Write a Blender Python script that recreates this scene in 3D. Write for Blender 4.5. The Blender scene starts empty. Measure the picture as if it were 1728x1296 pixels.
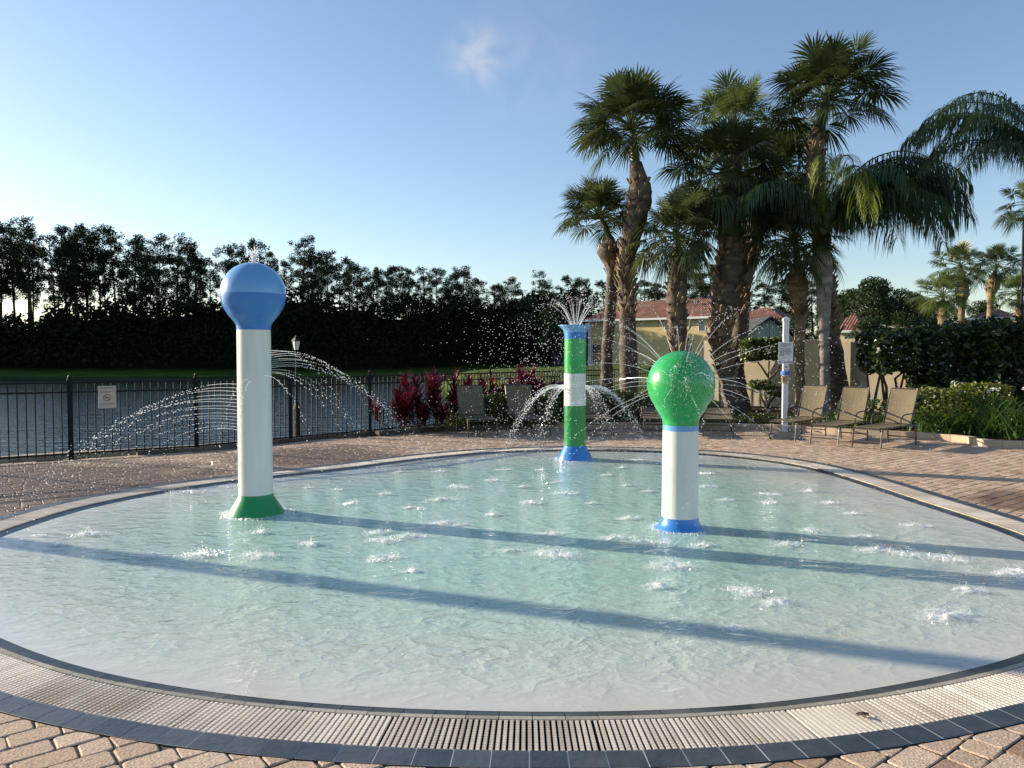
import bpy, math, random
import numpy as np
from mathutils import Vector, Matrix, noise
PI = math.pi
R = math.radians
random.seed(7)
rng = np.random.default_rng(7)
SC = bpy.context.scene
COL = SC.collection

# ------------------------------------------------------------------ camera
F = 1300.0; H = 1.65; TILT = math.atan(48/1300)
cam_d = bpy.data.cameras.new('camera'); cam = bpy.data.objects.new('camera', cam_d); COL.objects.link(cam)
cam.location = (0, 0, H); cam.rotation_euler = (PI/2-TILT, 0, 0)
cam_d.lens = F/1728*36; cam_d.sensor_width = 36; cam_d.clip_end = 5000; cam_d.clip_start = .05
SC.camera = cam
SC.render.resolution_x = 1024; SC.render.resolution_y = 768

def ray(px, py):
    dx = (px-864)/F; dy = (648-py)/F
    c, s = math.cos(TILT), math.sin(TILT)
    return Vector((dx, c+dy*s, -s+dy*c))
def G(px, py, z=0.0):            # surveyed ground point
    d = ray(px, py); t = (z-H)/d.z
    return Vector((d.x*t, d.y*t, z))
def P(px, py, depth):            # surveyed point at a distance
    d = ray(px, py); t = depth/d.y
    return Vector((d.x*t, depth, H+d.z*t))

# ------------------------------------------------------------------ helpers
def tag(o, label=None, cat=None, group=None, kind=None):
    if label: o['label'] = label
    if cat: o['category'] = cat
    if group: o['group'] = group
    if kind: o['kind'] = kind
    return o
def empty(name, loc, rz=0, **k):
    o = bpy.data.objects.new(name, None); COL.objects.link(o)
    o.location = loc; o.rotation_euler = (0, 0, rz); o.empty_display_size = .1
    return tag(o, **k)
def copy_tree(o, parent=None):
    c = o.copy(); COL.objects.link(c)
    if parent: c.parent = parent
    for ch in list(o.children): copy_tree(ch, c)
    return c

class MB:
    def __init__(s): s.v = []; s.f = []; s.t = []; s.n = 0
    def add(s, verts, faces, tone=0.5):
        b = s.n; verts = [tuple(v) for v in verts]; s.v.extend(verts); s.n += len(verts)
        for f in faces: s.f.append(tuple(b+i for i in f)); s.t.append(tone)
    def addnp(s, V, k, tones=None):     # V (n,k,3)
        n = V.shape[0]; b = s.n
        s.v.extend(map(tuple, V.reshape(-1, 3).tolist()))
        idx = (np.arange(n*k).reshape(n, k)+b).tolist()
        s.f.extend(map(tuple, idx)); s.n += n*k
        if tones is None: tones = rng.random(n)
        s.t.extend(tones.tolist())
    def box(s, x0, x1, y0, y1, z0, z1, tone=.5, M=None):
        vs = [Vector((x, y, z)) for z in (z0, z1) for x, y in ((x0, y0), (x1, y0), (x1, y1), (x0, y1))]
        if M is not None: vs = [M @ v for v in vs]
        s.add(vs, [(3, 2, 1, 0), (4, 5, 6, 7), (0, 1, 5, 4), (1, 2, 6, 5), (2, 3, 7, 6), (3, 0, 4, 7)], tone)
    def tube(s, pts, rad, n=8, cap=True, tone=.5, jitter=0.0):
        pts = [Vector(p) for p in pts]
        if not isinstance(rad, (list, tuple)): rad = [rad]*len(pts)
        t0 = (pts[1]-pts[0]).normalized()
        ref = Vector((1, 0, 0)) if abs(t0.x) < .8 else Vector((0, 1, 0))
        a = t0.cross(ref).normalized(); vs = []
        for i, p in enumerate(pts):
            t = (pts[min(i+1, len(pts)-1)]-pts[max(i-1, 0)]).normalized()
            a = (a-t*a.dot(t)).normalized(); b = t.cross(a)
            for k in range(n):
                an = 2*PI*k/n; r = rad[i]
                if jitter: r *= 1+jitter*noise.noise(Vector((p.x*3+math.cos(an)*2, p.y*3+math.sin(an)*2, p.z*6)))
                vs.append(p+(a*math.cos(an)+b*math.sin(an))*r)
        fs = []
        for i in range(len(pts)-1):
            for k in range(n):
                fs.append((i*n+k, i*n+(k+1) % n, (i+1)*n+(k+1) % n, (i+1)*n+k))
        if cap: fs.append(tuple(range(n))[::-1]); fs.append(tuple((len(pts)-1)*n+k for k in range(n)))
        s.add(vs, fs, tone)
    def lathe(s, prof, n=48, c=(0, 0), capb=False, capt=False, tone=.5):
        vs = [(c[0]+r*math.cos(2*PI*k/n), c[1]+r*math.sin(2*PI*k/n), z) for r, z in prof for k in range(n)]
        fs = [(i*n+k, i*n+(k+1) % n, (i+1)*n+(k+1) % n, (i+1)*n+k) for i in range(len(prof)-1) for k in range(n)]
        if capb: fs.append(tuple(range(n))[::-1])
        if capt: fs.append(tuple((len(prof)-1)*n+k for k in range(n)))
        s.add(vs, fs, tone)
    def build(s, name, mat, parent=None, smooth=False, loc=None, **k):
        me = bpy.data.meshes.new(name); me.from_pydata(s.v, [], s.f)
        at = me.attributes.new('tone', 'FLOAT', 'FACE'); at.data.foreach_set('value', s.t)
        if smooth: me.polygons.foreach_set('use_smooth', [True]*len(s.f))
        me.materials.append(mat); me.update()
        o = bpy.data.objects.new(name, me); COL.objects.link(o)
        if parent: o.parent = parent
        if loc is not None: o.location = loc
        return tag(o, **k)

# ------------------------------------------------------------------ materials
def nd(nt, t, **k):
    n = nt.nodes.new(t)
    for a, b in k.items(): setattr(n, a, b)
    return n
def mat(name, c1, c2=None, scale=5.0, rough=.6, spec=.5, bump=0.0, bscale=None, tone=0.0, metal=0.0, detail=4, coord='Object', trans=0.0, stretch=None, coat=0.0, c3=None, bdist=.01):
    m = bpy.data.materials.new(name); m.use_nodes = True; nt = m.node_tree; L = nt.links
    bs = nt.nodes['Principled BSDF']; out = nt.nodes['Material Output']
    bs.inputs['Roughness'].default_value = rough; bs.inputs['Specular IOR Level'].default_value = spec
    bs.inputs['Metallic'].default_value = metal
    bs.inputs['Coat Weight'].default_value = coat
    tc = nd(nt, 'ShaderNodeTexCoord'); vec = tc.outputs[coord]
    if stretch:
        mp = nd(nt, 'ShaderNodeMapping'); mp.inputs['Scale'].default_value = stretch
        L.new(vec, mp.inputs['Vector']); vec = mp.outputs[0]
    col = None
    if c2 is None: c2 = tuple(min(1, x*1.25) for x in c1)
    nz = nd(nt, 'ShaderNodeTexNoise'); nz.inputs['Scale'].default_value = scale; nz.inputs['Detail'].default_value = detail
    L.new(vec, nz.inputs['Vector'])
    rp = nd(nt, 'ShaderNodeValToRGB'); e = rp.color_ramp.elements
    e[0].position = .32; e[1].position = .68
    e[0].color = (*c1, 1); e[1].color = (*c2, 1)
    fac = nz.outputs['Fac']
    if tone:
        at = nd(nt, 'ShaderNodeAttribute', attribute_name='tone')
        mx = nd(nt, 'ShaderNodeMix'); mx.inputs[0].default_value = tone
        L.new(fac, mx.inputs[2]); L.new(at.outputs['Fac'], mx.inputs[3]); fac = mx.outputs[0]
        if tone >= .5: e[0].position = .1; e[1].position = .9
    if c3:
        x = rp.color_ramp.elements.new(.5); x.color = (*c3, 1)
    L.new(fac, rp.inputs[0]); L.new(rp.outputs[0], bs.inputs['Base Color'])
    if bump:
        b = nd(nt, 'ShaderNodeBump'); b.inputs['Strength'].default_value = bump; b.inputs['Distance'].default_value = bdist
        n2 = nd(nt, 'ShaderNodeTexNoise'); n2.inputs['Scale'].default_value = bscale or scale*4; n2.inputs['Detail'].default_value = 6
        L.new(vec, n2.inputs['Vector']); L.new(n2.outputs['Fac'], b.inputs['Height']); L.new(b.outputs[0], bs.inputs['Normal'])
    if trans:
        tr = nd(nt, 'ShaderNodeBsdfTranslucent'); L.new(rp.outputs[0], tr.inputs[0])
        ms = nd(nt, 'ShaderNodeMixShader'); ms.inputs[0].default_value = trans
        L.new(bs.outputs[0], ms.inputs[1]); L.new(tr.outputs[0], ms.inputs[2]); L.new(ms.outputs[0], out.inputs[0])
    return m

M = {}
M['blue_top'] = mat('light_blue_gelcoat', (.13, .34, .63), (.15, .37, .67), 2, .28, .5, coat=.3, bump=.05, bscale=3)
M['blue'] = mat('blue_gelcoat', (.028, .17, .50), (.036, .20, .56), 2, .3, .5, coat=.3, bump=.05, bscale=3)
M['green'] = mat('green_gelcoat', (.018, .31, .075), (.025, .36, .095), 2, .28, .5, coat=.3, bump=.05, bscale=3)
M['dgreen'] = mat('dark_green_gelcoat', (.010, .22, .055), (.014, .26, .07), 2, .3, .5, coat=.3, bump=.05, bscale=3)
M['white'] = mat('white_gelcoat', (.60, .59, .54), (.72, .71, .67), 6, .35, .5, coat=.2, bump=.10, bscale=8, stretch=(1, 1, .12))
M['slate'] = mat('slate_tile', (.035, .045, .055), (.07, .08, .092), 9, .38, .5, bump=.25, bscale=30, tone=.35)
M['wetslate'] = mat('wet_slate_tile', (.012, .018, .025), (.045, .05, .055), 8, .3, .4, bump=.2, bscale=20, tone=.35)
M['litslate'] = mat('sunlit_tile_strip', (.30, .27, .21), (.42, .38, .31), 12, .5, .4, bump=.2, tone=.4)  # sunlight on the lip tile, painted in as a tan colour
M['grout'] = mat('grout', (.45, .45, .42), (.55, .55, .52), 9, .8)
M['grate'] = mat('grate_plastic', (.42, .36, .28), (.82, .75, .65), 1.6, .5, .4, tone=.3, c3=(.66, .59, .51))
M['dark'] = mat('dark_channel', (.012, .012, .012), (.02, .02, .018), 9, .8)
M['sand'] = mat('joint_sand', (.035, .028, .022), (.075, .06, .048), 30, .9)
M['plaster'] = mat('pool_plaster', (.72, .70, .63), (.82, .80, .73), 1.2, .5, .3, bump=.3, bscale=3, bdist=.02)
M['black_metal'] = mat('black_powder_coat', (.008, .008, .010), (.018, .018, .020), 20, .55, .12)
M['bark'] = mat('palm_bark', (.05, .038, .03), (.17, .13, .10), 3, .85, .2, bump=.8, bscale=14, stretch=(1, 1, 2.5), bdist=.03)
M['palebark'] = mat('pale_palm_bark', (.15, .13, .11), (.32, .28, .24), 3, .85, .2, bump=.6, bscale=10, stretch=(1, 1, 3), bdist=.03)
M['warmbark'] = mat('warm_palm_bark', (.12, .08, .05), (.32, .23, .14), 3, .85, .2, bump=.8, bscale=14, stretch=(1, 1, 2.5), bdist=.03)
M['boot'] = mat('palm_boots', (.07, .045, .03), (.34, .25, .16), 4, .8, .2, tone=.6, bump=.5, bscale=20)
M['frond'] = mat('sabal_frond', (.012, .026, .010), (.10, .125, .042), 1.5, .4, .5, tone=.6, trans=.38)
M['frond_y'] = mat('bright_frond', (.045, .08, .02), (.15, .19, .055), 1.5, .42, .5, tone=.6, trans=.33)
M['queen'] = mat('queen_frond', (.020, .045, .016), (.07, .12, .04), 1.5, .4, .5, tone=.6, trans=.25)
M['queen_y'] = mat('sunny_queen_frond', (.10, .16, .02), (.26, .30, .06), 1.5, .4, .5, tone=.6, trans=.35)  # yellower copy of the queen frond, sunlight put into its colour
M['pine'] = mat('pine_needles', (.010, .022, .010), (.035, .055, .022), .4, .8, .15, tone=.5, trans=.12)
M['pinebark'] = mat('pine_bark', (.035, .028, .022), (.09, .07, .055), 2, .9, .1, bump=.5)
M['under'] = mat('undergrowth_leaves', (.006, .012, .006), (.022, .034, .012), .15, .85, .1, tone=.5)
M['oak'] = mat('broadleaf', (.012, .028, .010), (.045, .075, .022), .5, .7, .25, tone=.6, trans=.15)
M['hedge'] = mat('hedge_leaves', (.025, .05, .012), (.16, .21, .04), 2, .35, .5, tone=.75, trans=.25)
M['bighedge'] = mat('viburnum_leaves', (.012, .028, .008), (.055, .095, .022), 2, .3, .5, tone=.75, trans=.2)
M['bush_y'] = mat('golden_leaves', (.04, .07, .012), (.22, .24, .04), 2, .4, .4, tone=.75, trans=.3)
M['blade'] = mat('strap_leaves', (.03, .08, .015), (.13, .22, .04), 2, .4, .5, tone=.75, trans=.3)
M['red'] = mat('red_ti_leaves', (.028, .009, .013), (.24, .016, .034), 2, .35, .5, tone=.85, trans=.3, c3=(.075, .010, .020))
M['stem'] = mat('woody_stem', (.06, .045, .035), (.14, .11, .08), 8, .85, .2, bump=.4)
M['mulch'] = mat('mulch', (.025, .016, .010), (.10, .065, .04), 22, .95, .1, bump=1, bscale=30, bdist=.05, coord='Object')
M['kerb'] = mat('kerb_block', (.38, .29, .20), (.58, .47, .35), 3, .8, .3, tone=.5, bump=.4, bscale=40)
M['concrete'] = mat('seawall_concrete', (.25, .21, .15), (.42, .36, .27), 4, .85, .2, bump=.5)
M['darkkerb'] = mat('dark_kerb', (.05, .045, .04), (.13, .11, .09), 6, .8, .2, tone=.5, bump=.5)  # darker blocks for the kerb along the fence
M['sling'] = mat('tan_sling', (.13, .105, .065), (.20, .165, .10), 60, .75, .2, bump=.3, bscale=250)
M['bronze'] = mat('bronze_frame', (.035, .026, .020), (.06, .045, .035), 10, .35, .5)
M['yellow'] = mat('yellow_stucco', (.56, .44, .22), (.62, .50, .25), 1.5, .9, .15, bump=.2, bscale=20)
M['cream'] = mat('cream_stucco', (.50, .44, .31), (.60, .53, .39), 1.2, .9, .15, bump=.2, bscale=20)
M['trim'] = mat('white_trim', (.6, .6, .57), (.7, .7, .67), 4, .6)
M['board'] = mat('grey_green_boards', (.25, .28, .25), (.33, .36, .32), 3, .7, .2, tone=.4)
M['glass'] = mat('window_glass', (.03, .04, .05), (.05, .07, .09), 1, .08, .8)
M['signwhite'] = mat('white_enamel', (.62, .62, .60), (.70, .70, .68), 4, .4, .4)
M['ink'] = mat('black_ink', (.04, .04, .045), (.06, .06, .065), 9, .5)
M['redink'] = mat('red_ink', (.35, .07, .04), (.42, .09, .05), 9, .5)
M['vinyl'] = mat('white_vinyl', (.68, .66, .66), (.76, .74, .73), 3, .35, .5)
M['bluerope'] = mat('blue_rope', (.05, .12, .4), (.09, .2, .55), 30, .7)
M['brass'] = mat('tan_box', (.35, .22, .10), (.45, .3, .15), 9, .5)
M['lantern'] = mat('lantern_glass', (.5, .5, .47), (.6, .6, .56), 9, .3)
M['foam'] = mat('white_foam', (.82, .84, .84), (.92, .93, .93), 30, .5, .5, trans=.35)

def rooftile():
    m = mat('clay_roof_tile', (.13, .06, .045), (.25, .12, .085), 1.2, .8, .2)
    nt = m.node_tree; L = nt.links; bs = nt.nodes['Principled BSDF']
    tc = nd(nt, 'ShaderNodeTexCoord'); w = nd(nt, 'ShaderNodeTexWave', bands_direction='X'); w.inputs['Scale'].default_value = 1.1
    w2 = nd(nt, 'ShaderNodeTexWave', bands_direction='Z'); w2.inputs['Scale'].default_value = 1.3
    L.new(tc.outputs['Object'], w.inputs[0]); L.new(tc.outputs['Object'], w2.inputs[0])
    a = nd(nt, 'ShaderNodeMath', operation='ADD'); L.new(w.outputs['Fac'], a.inputs[0]); L.new(w2.outputs['Fac'], a.inputs[1])
    b = nd(nt, 'ShaderNodeBump'); b.inputs['Strength'].default_value = .8; b.inputs['Distance'].default_value = .08
    L.new(a.outputs[0], b.inputs['Height']); L.new(b.outputs[0], bs.inputs['Normal'])
    return m
M['roof'] = rooftile()
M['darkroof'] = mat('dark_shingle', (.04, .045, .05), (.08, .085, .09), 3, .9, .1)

def droplet_mat():
    m = bpy.data.materials.new('spray_water'); m.use_nodes = True; nt = m.node_tree; L = nt.links
    nt.nodes.remove(nt.nodes['Principled BSDF']); out = nt.nodes['Material Output']
    d = nd(nt, 'ShaderNodeBsdfTranslucent'); d.inputs[0].default_value = (.95, .95, .95, 1)
    f = nd(nt, 'ShaderNodeBsdfDiffuse'); f.inputs[0].default_value = (.9, .92, .92, 1)
    g = nd(nt, 'ShaderNodeBsdfGlossy'); g.inputs[0].default_value = (1, 1, 1, 1); g.inputs[1].default_value = .15
    t = nd(nt, 'ShaderNodeBsdfTransparent')
    a = nd(nt, 'ShaderNodeMixShader'); a.inputs[0].default_value = .5; L.new(d.outputs[0], a.inputs[1]); L.new(f.outputs[0], a.inputs[2])
    b = nd(nt, 'ShaderNodeMixShader'); b.inputs[0].default_value = .35; L.new(a.outputs[0], b.inputs[1]); L.new(g.outputs[0], b.inputs[2])
    c = nd(nt, 'ShaderNodeMixShader'); c.inputs[0].default_value = .42; L.new(b.outputs[0], c.inputs[1]); L.new(t.outputs[0], c.inputs[2])
    L.new(c.outputs[0], out.inputs[0]); return m
M['drop'] = droplet_mat()

def paver_mat():
    m = mat('tumbled_paver', (.30, .23, .18), (.65, .51, .385), 2.0, .75, .3, tone=.75, c3=(.52, .39, .285))
    nt = m.node_tree; L = nt.links; bs = nt.nodes['Principled BSDF']
    rp = [n for n in nt.nodes if n.type == 'VALTORGB'][0]
    el = rp.color_ramp.elements; el[0].color = (.36, .24, .16, 1)
    x = el.new(.25); x.color = (.50, .37, .26, 1)
    tc = nd(nt, 'ShaderNodeTexCoord')
    # pitted stone
    n1 = nd(nt, 'ShaderNodeTexNoise'); n1.inputs['Scale'].default_value = 90; n1.inputs['Detail'].default_value = 5; L.new(tc.outputs['Object'], n1.inputs[0])
    n3 = nd(nt, 'ShaderNodeTexNoise'); n3.inputs['Scale'].default_value = 14; n3.inputs['Detail'].default_value = 3; L.new(tc.outputs['Object'], n3.inputs[0])
    ad = nd(nt, 'ShaderNodeMath', operation='ADD'); L.new(n1.outputs[0], ad.inputs[0]); L.new(n3.outputs[0], ad.inputs[1])
    b = nd(nt, 'ShaderNodeBump'); b.inputs['Strength'].default_value = .55; b.inputs['Distance'].default_value = .006
    L.new(ad.outputs[0], b.inputs['Height']); L.new(b.outputs[0], bs.inputs['Normal'])
    mx0 = nd(nt, 'ShaderNodeMix', data_type='RGBA', blend_type='MULTIPLY'); mx0.inputs[0].default_value = 1
    r2 = nd(nt, 'ShaderNodeValToRGB'); r2.color_ramp.elements[0].position = .35; r2.color_ramp.elements[0].color = (.62, .59, .56, 1); r2.color_ramp.elements[1].position = .62; r2.color_ramp.elements[1].color = (1.08, 1.06, 1.04, 1)
    L.new(n1.outputs[0], r2.inputs[0]); L.new(rp.outputs[0], mx0.inputs[6]); L.new(r2.outputs[0], mx0.inputs[7])
    # wetness where the jets land: left far deck + a splashed patch on the right
    sx = nd(nt, 'ShaderNodeSeparateXYZ'); L.new(tc.outputs['Object'], sx.inputs[0])
    def spot(cx, cy, r0, r1):
        v = nd(nt, 'ShaderNodeVectorMath', operation='DISTANCE'); L.new(tc.outputs['Object'], v.inputs[0]); v.inputs[1].default_value = (cx, cy, 0)
        mr = nd(nt, 'ShaderNodeMapRange', interpolation_type='SMOOTHSTEP'); mr.inputs[1].default_value = r0; mr.inputs[2].default_value = r1; mr.inputs[3].default_value = 1; mr.inputs[4].default_value = 0
        L.new(v.outputs['Value'], mr.inputs[0]); return mr.outputs[0]
    s1 = spot(-6.2, 9.2, 1.2, 4.2); s2 = spot(5.9, 8.6, .2, 1.3); s3 = spot(-3.2, 12.6, .3, 2.4)
    mm = nd(nt, 'ShaderNodeMath', operation='MAXIMUM'); L.new(s1, mm.inputs[0]); L.new(s2, mm.inputs[1])
    mm2 = nd(nt, 'ShaderNodeMath', operation='MAXIMUM'); L.new(mm.outputs[0], mm2.inputs[0]); L.new(s3, mm2.inputs[1])
    nw = nd(nt, 'ShaderNodeTexNoise'); nw.inputs['Scale'].default_value = 1.6; nw.inputs['Detail'].default_value = 5; L.new(tc.outputs['Object'], nw.inputs[0])
    aw = nd(nt, 'ShaderNodeMath', operation='ADD'); L.new(mm2.outputs[0], aw.inputs[0]); L.new(nw.outputs[0], aw.inputs[1])
    mr = nd(nt, 'ShaderNodeMapRange'); mr.inputs[1].default_value = .78; mr.inputs[2].default_value = 1.25; L.new(aw.outputs[0], mr.inputs[0])
    mx = nd(nt, 'ShaderNodeMix', data_type='RGBA', blend_type='MULTIPLY'); L.new(mr.outputs[0], mx.inputs[0])
    L.new(mx0.outputs[2], mx.inputs[6]); mx.inputs[7].default_value = (.42, .37, .33, 1)
    L.new(mx.outputs[2], bs.inputs['Base Color'])
    mr2 = nd(nt, 'ShaderNodeMapRange'); mr2.inputs[3].default_value = .8; mr2.inputs[4].default_value = .52; L.new(mr.outputs[0], mr2.inputs[0]); L.new(mr2.outputs[0], bs.inputs['Roughness'])
    return m
M['paver'] = paver_mat()

def grass_mat():
    m = mat('lawn_grass', (.035, .065, .010), (.09, .13, .018), .35, .9, .1, bump=.6, bscale=8, bdist=.05, detail=8)
    return m
M['grass'] = grass_mat()

def ripple_height(nt, vec, sc, det=3, dist=0, stretch=None):
    if stretch:
        mp = nd(nt, 'ShaderNodeMapping'); mp.inputs['Scale'].default_value = stretch; nt.links.new(vec, mp.inputs[0]); vec = mp.outputs[0]
    n = nd(nt, 'ShaderNodeTexNoise'); n.inputs['Scale'].default_value = sc; n.inputs['Detail'].default_value = det; n.inputs['Distortion'].default_value = dist
    nt.links.new(vec, n.inputs[0]); return n.outputs[0]

def pool_water():
    m = bpy.data.materials.new('pool_water'); m.use_nodes = True; nt = m.node_tree; L = nt.links
    nt.nodes.remove(nt.nodes['Principled BSDF']); out = nt.nodes['Material Output']
    tc = nd(nt, 'ShaderNodeTexCoord'); v = tc.outputs['Object']
    h1 = ripple_height(nt, v, 3.0, 2, .25, (1, 1.4, 1)); h2 = ripple_height(nt, v, 13, 3, .3, (1, 1.5, 1)); h3 = ripple_height(nt, v, 45, 2, .3)
    # ridged: 1-|2h-1|
    def ridge(h):
        a = nd(nt, 'ShaderNodeMath', operation='MULTIPLY_ADD'); a.inputs[1].default_value = 2; a.inputs[2].default_value = -1; L.new(h, a.inputs[0])
        b = nd(nt, 'ShaderNodeMath', operation='ABSOLUTE'); L.new(a.outputs[0], b.inputs[0])
        c = nd(nt, 'ShaderNodeMath', operation='SUBTRACT'); c.inputs[0].default_value = 1; L.new(b.outputs[0], c.inputs[1])
        return c.outputs[0]
    def pw(x, e_):
        c = nd(nt, 'ShaderNodeMath', operation='POWER'); c.inputs[1].default_value = e_; L.new(x, c.inputs[0]); return c.outputs[0]
    r1 = pw(ridge(h1), 2.5); r2 = pw(ridge(h2), 2.0)
    s1 = nd(nt, 'ShaderNodeMath', operation='MULTIPLY_ADD'); s1.inputs[1].default_value = .38; L.new(r2, s1.inputs[0]); L.new(r1, s1.inputs[2])
    s2 = nd(nt, 'ShaderNodeMath', operation='MULTIPLY_ADD'); s2.inputs[1].default_value = .07; L.new(h3, s2.inputs[0]); L.new(s1.outputs[0], s2.inputs[2])
    dp = nd(nt, 'ShaderNodeAttribute', attribute_name='depth')
    bd = nd(nt, 'ShaderNodeMapRange'); bd.inputs[1].default_value = 0; bd.inputs[2].default_value = .35; bd.inputs[3].default_value = .12; bd.inputs[4].default_value = .95
    L.new(dp.outputs['Fac'], bd.inputs[0])
    b = nd(nt, 'ShaderNodeBump'); b.inputs['Distance'].default_value = .013; L.new(bd.outputs[0], b.inputs['Strength']); L.new(s2.outputs[0], b.inputs['Height'])
    gl = nd(nt, 'ShaderNodeBsdfGlossy'); gl.inputs[1].default_value = .06; gl.inputs[0].default_value = (1, 1, 1, 1); L.new(b.outputs[0], gl.inputs['Normal'])
    b2 = nd(nt, 'ShaderNodeBump'); b2.inputs['Distance'].default_value = .007; L.new(bd.outputs[0], b2.inputs['Strength']); L.new(s2.outputs[0], b2.inputs['Height'])
    df = nd(nt, 'ShaderNodeBsdfDiffuse'); L.new(b2.outputs[0], df.inputs['Normal'])
    cr = nd(nt, 'ShaderNodeValToRGB'); e = cr.color_ramp.elements; e[0].color = (.86, .85, .76, 1); e[1].color = (.44, .67, .57, 1); e[1].position = .85
    L.new(dp.outputs['Fac'], cr.inputs[0]); L.new(cr.outputs[0], df.inputs[0])
    tr = nd(nt, 'ShaderNodeBsdfTransparent'); tr.inputs[0].default_value = (.95, .99, .985, 1)
    mf = nd(nt, 'ShaderNodeMapRange'); mf.inputs[3].default_value = .62; mf.inputs[4].default_value = .82; L.new(dp.outputs['Fac'], mf.inputs[0])
    a = nd(nt, 'ShaderNodeMixShader'); L.new(mf.outputs[0], a.inputs[0]); L.new(tr.outputs[0], a.inputs[1]); L.new(df.outputs[0], a.inputs[2])
    fr = nd(nt, 'ShaderNodeFresnel'); fr.inputs[0].default_value = 1.33; L.new(b.outputs[0], fr.inputs['Normal'])
    c = nd(nt, 'ShaderNodeMixShader'); L.new(fr.outputs[0], c.inputs[0]); L.new(a.outputs[0], c.inputs[1]); L.new(gl.outputs[0], c.inputs[2])
    L.new(c.outputs[0], out.inputs[0]); return m
M['poolwater'] = pool_water()

def lake_water():
    m = bpy.data.materials.new('lake_water'); m.use_nodes = True; nt = m.node_tree; L = nt.links
    bs = nt.nodes['Principled BSDF']; bs.inputs['Base Color'].default_value = (.02, .035, .04, 1); bs.inputs['Roughness'].default_value = .08; bs.inputs['IOR'].default_value = 1.33
    bs.inputs['Specular IOR Level'].default_value = .6
    tc = nd(nt, 'ShaderNodeTexCoord')
    h = ripple_height(nt, tc.outputs['Object'], 1.1, 4, .3, (.6, 1.8, 1)); h2 = ripple_height(nt, tc.outputs['Object'], 6, 2, .2)
    s = nd(nt, 'ShaderNodeMath', operation='MULTIPLY_ADD'); s.inputs[1].default_value = .3; L.new(h2, s.inputs[0]); L.new(h, s.inputs[2])
    b = nd(nt, 'ShaderNodeBump'); b.inputs['Strength'].default_value = 1; b.inputs['Distance'].default_value = .085
    L.new(s.outputs[0], b.inputs['Height']); L.new(b.outputs[0], bs.inputs['Normal'])
    return m
M['lake'] = lake_water()

# ------------------------------------------------------------------ sky and sun
SUN_E = R(15); AZ = R(68.5)          # azimuth: from +Y towards -X
w = bpy.data.worlds.new('World'); SC.world = w; w.use_nodes = True
nt = w.node_tree; L = nt.links; bg = nt.nodes['Background']
sky = nd(nt, 'ShaderNodeTexSky', sky_type='NISHITA'); sky.sun_disc = False; sky.sun_elevation = SUN_E; sky.sun_rotation = -AZ
sky.air_density = 1.0; sky.dust_density = .5; sky.ozone_density = 1.6; sky.altitude = 0
tc = nd(nt, 'ShaderNodeTexCoord')
cd = ray(800, 92).normalized(); cd2 = ray(890, 108).normalized()
def blob(c, r0, r1, sx=1):
    vm = nd(nt, 'ShaderNodeVectorMath', operation='DISTANCE'); L.new(tc.outputs['Generated'], vm.inputs[0]); vm.inputs[1].default_value = c
    mr = nd(nt, 'ShaderNodeMapRange', interpolation_type='SMOOTHSTEP'); mr.inputs[1].default_value = r0; mr.inputs[2].default_value = r1; mr.inputs[3].default_value = 1; mr.inputs[4].default_value = 0
    L.new(vm.outputs['Value'], mr.inputs[0]); return mr.outputs[0]
b1 = blob(cd, .0, .050); b2 = blob(cd2, .0, .14)
m2 = nd(nt, 'ShaderNodeMath', operation='MULTIPLY'); m2.inputs[1].default_value = .22; L.new(b2, m2.inputs[0])
mx = nd(nt, 'ShaderNodeMath', operation='ADD'); L.new(b1, mx.inputs[0]); L.new(m2.outputs[0], mx.inputs[1])
nz = nd(nt, 'ShaderNodeTexNoise'); nz.inputs['Scale'].default_value = 22; nz.inputs['Detail'].default_value = 5; nz.inputs['Distortion'].default_value = .6
L.new(tc.outputs['Generated'], nz.inputs[0])
nr = nd(nt, 'ShaderNodeMapRange'); nr.inputs[1].default_value = .30; nr.inputs[2].default_value = .72; L.new(nz.outputs[0], nr.inputs[0])
mu = nd(nt, 'ShaderNodeMath', operation='MULTIPLY'); L.new(mx.outputs[0], mu.inputs[0]); L.new(nr.outputs[0], mu.inputs[1])
mu2 = nd(nt, 'ShaderNodeMath', operation='MULTIPLY', use_clamp=True); mu2.inputs[1].default_value = .6; L.new(mu.outputs[0], mu2.inputs[0])
mc = nd(nt, 'ShaderNodeMix', data_type='RGBA'); mc.inputs[7].default_value = (4.3, 4.15, 4.2, 1)
tn = nd(nt, 'ShaderNodeMix', data_type='RGBA', blend_type='MULTIPLY'); tn.inputs[0].default_value = 1; tn.inputs[7].default_value = (.98, .985, 1.05, 1)
L.new(sky.outputs[0], tn.inputs[6]); L.new(mu2.outputs[0], mc.inputs[0]); L.new(tn.outputs[2], mc.inputs[6]); L.new(mc.outputs[2], bg.inputs[0])
bg.inputs[1].default_value = .10
sd = bpy.data.lights.new('sun', 'SUN'); sd.energy = 5.0; sd.angle = R(.53); sd.color = (1, .86, .67)
so = bpy.data.objects.new('sun', sd); COL.objects.link(so)
ts = Vector((-math.sin(AZ)*math.cos(SUN_E), math.cos(AZ)*math.cos(SUN_E), math.sin(SUN_E)))
so.rotation_euler = ts.to_track_quat('Z', 'Y').to_euler(); so.location = ts*50
SC.view_settings.view_transform = 'Standard'; SC.view_settings.look = 'None'; SC.view_settings.exposure = 1.0; SC.view_settings.gamma = 1

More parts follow.
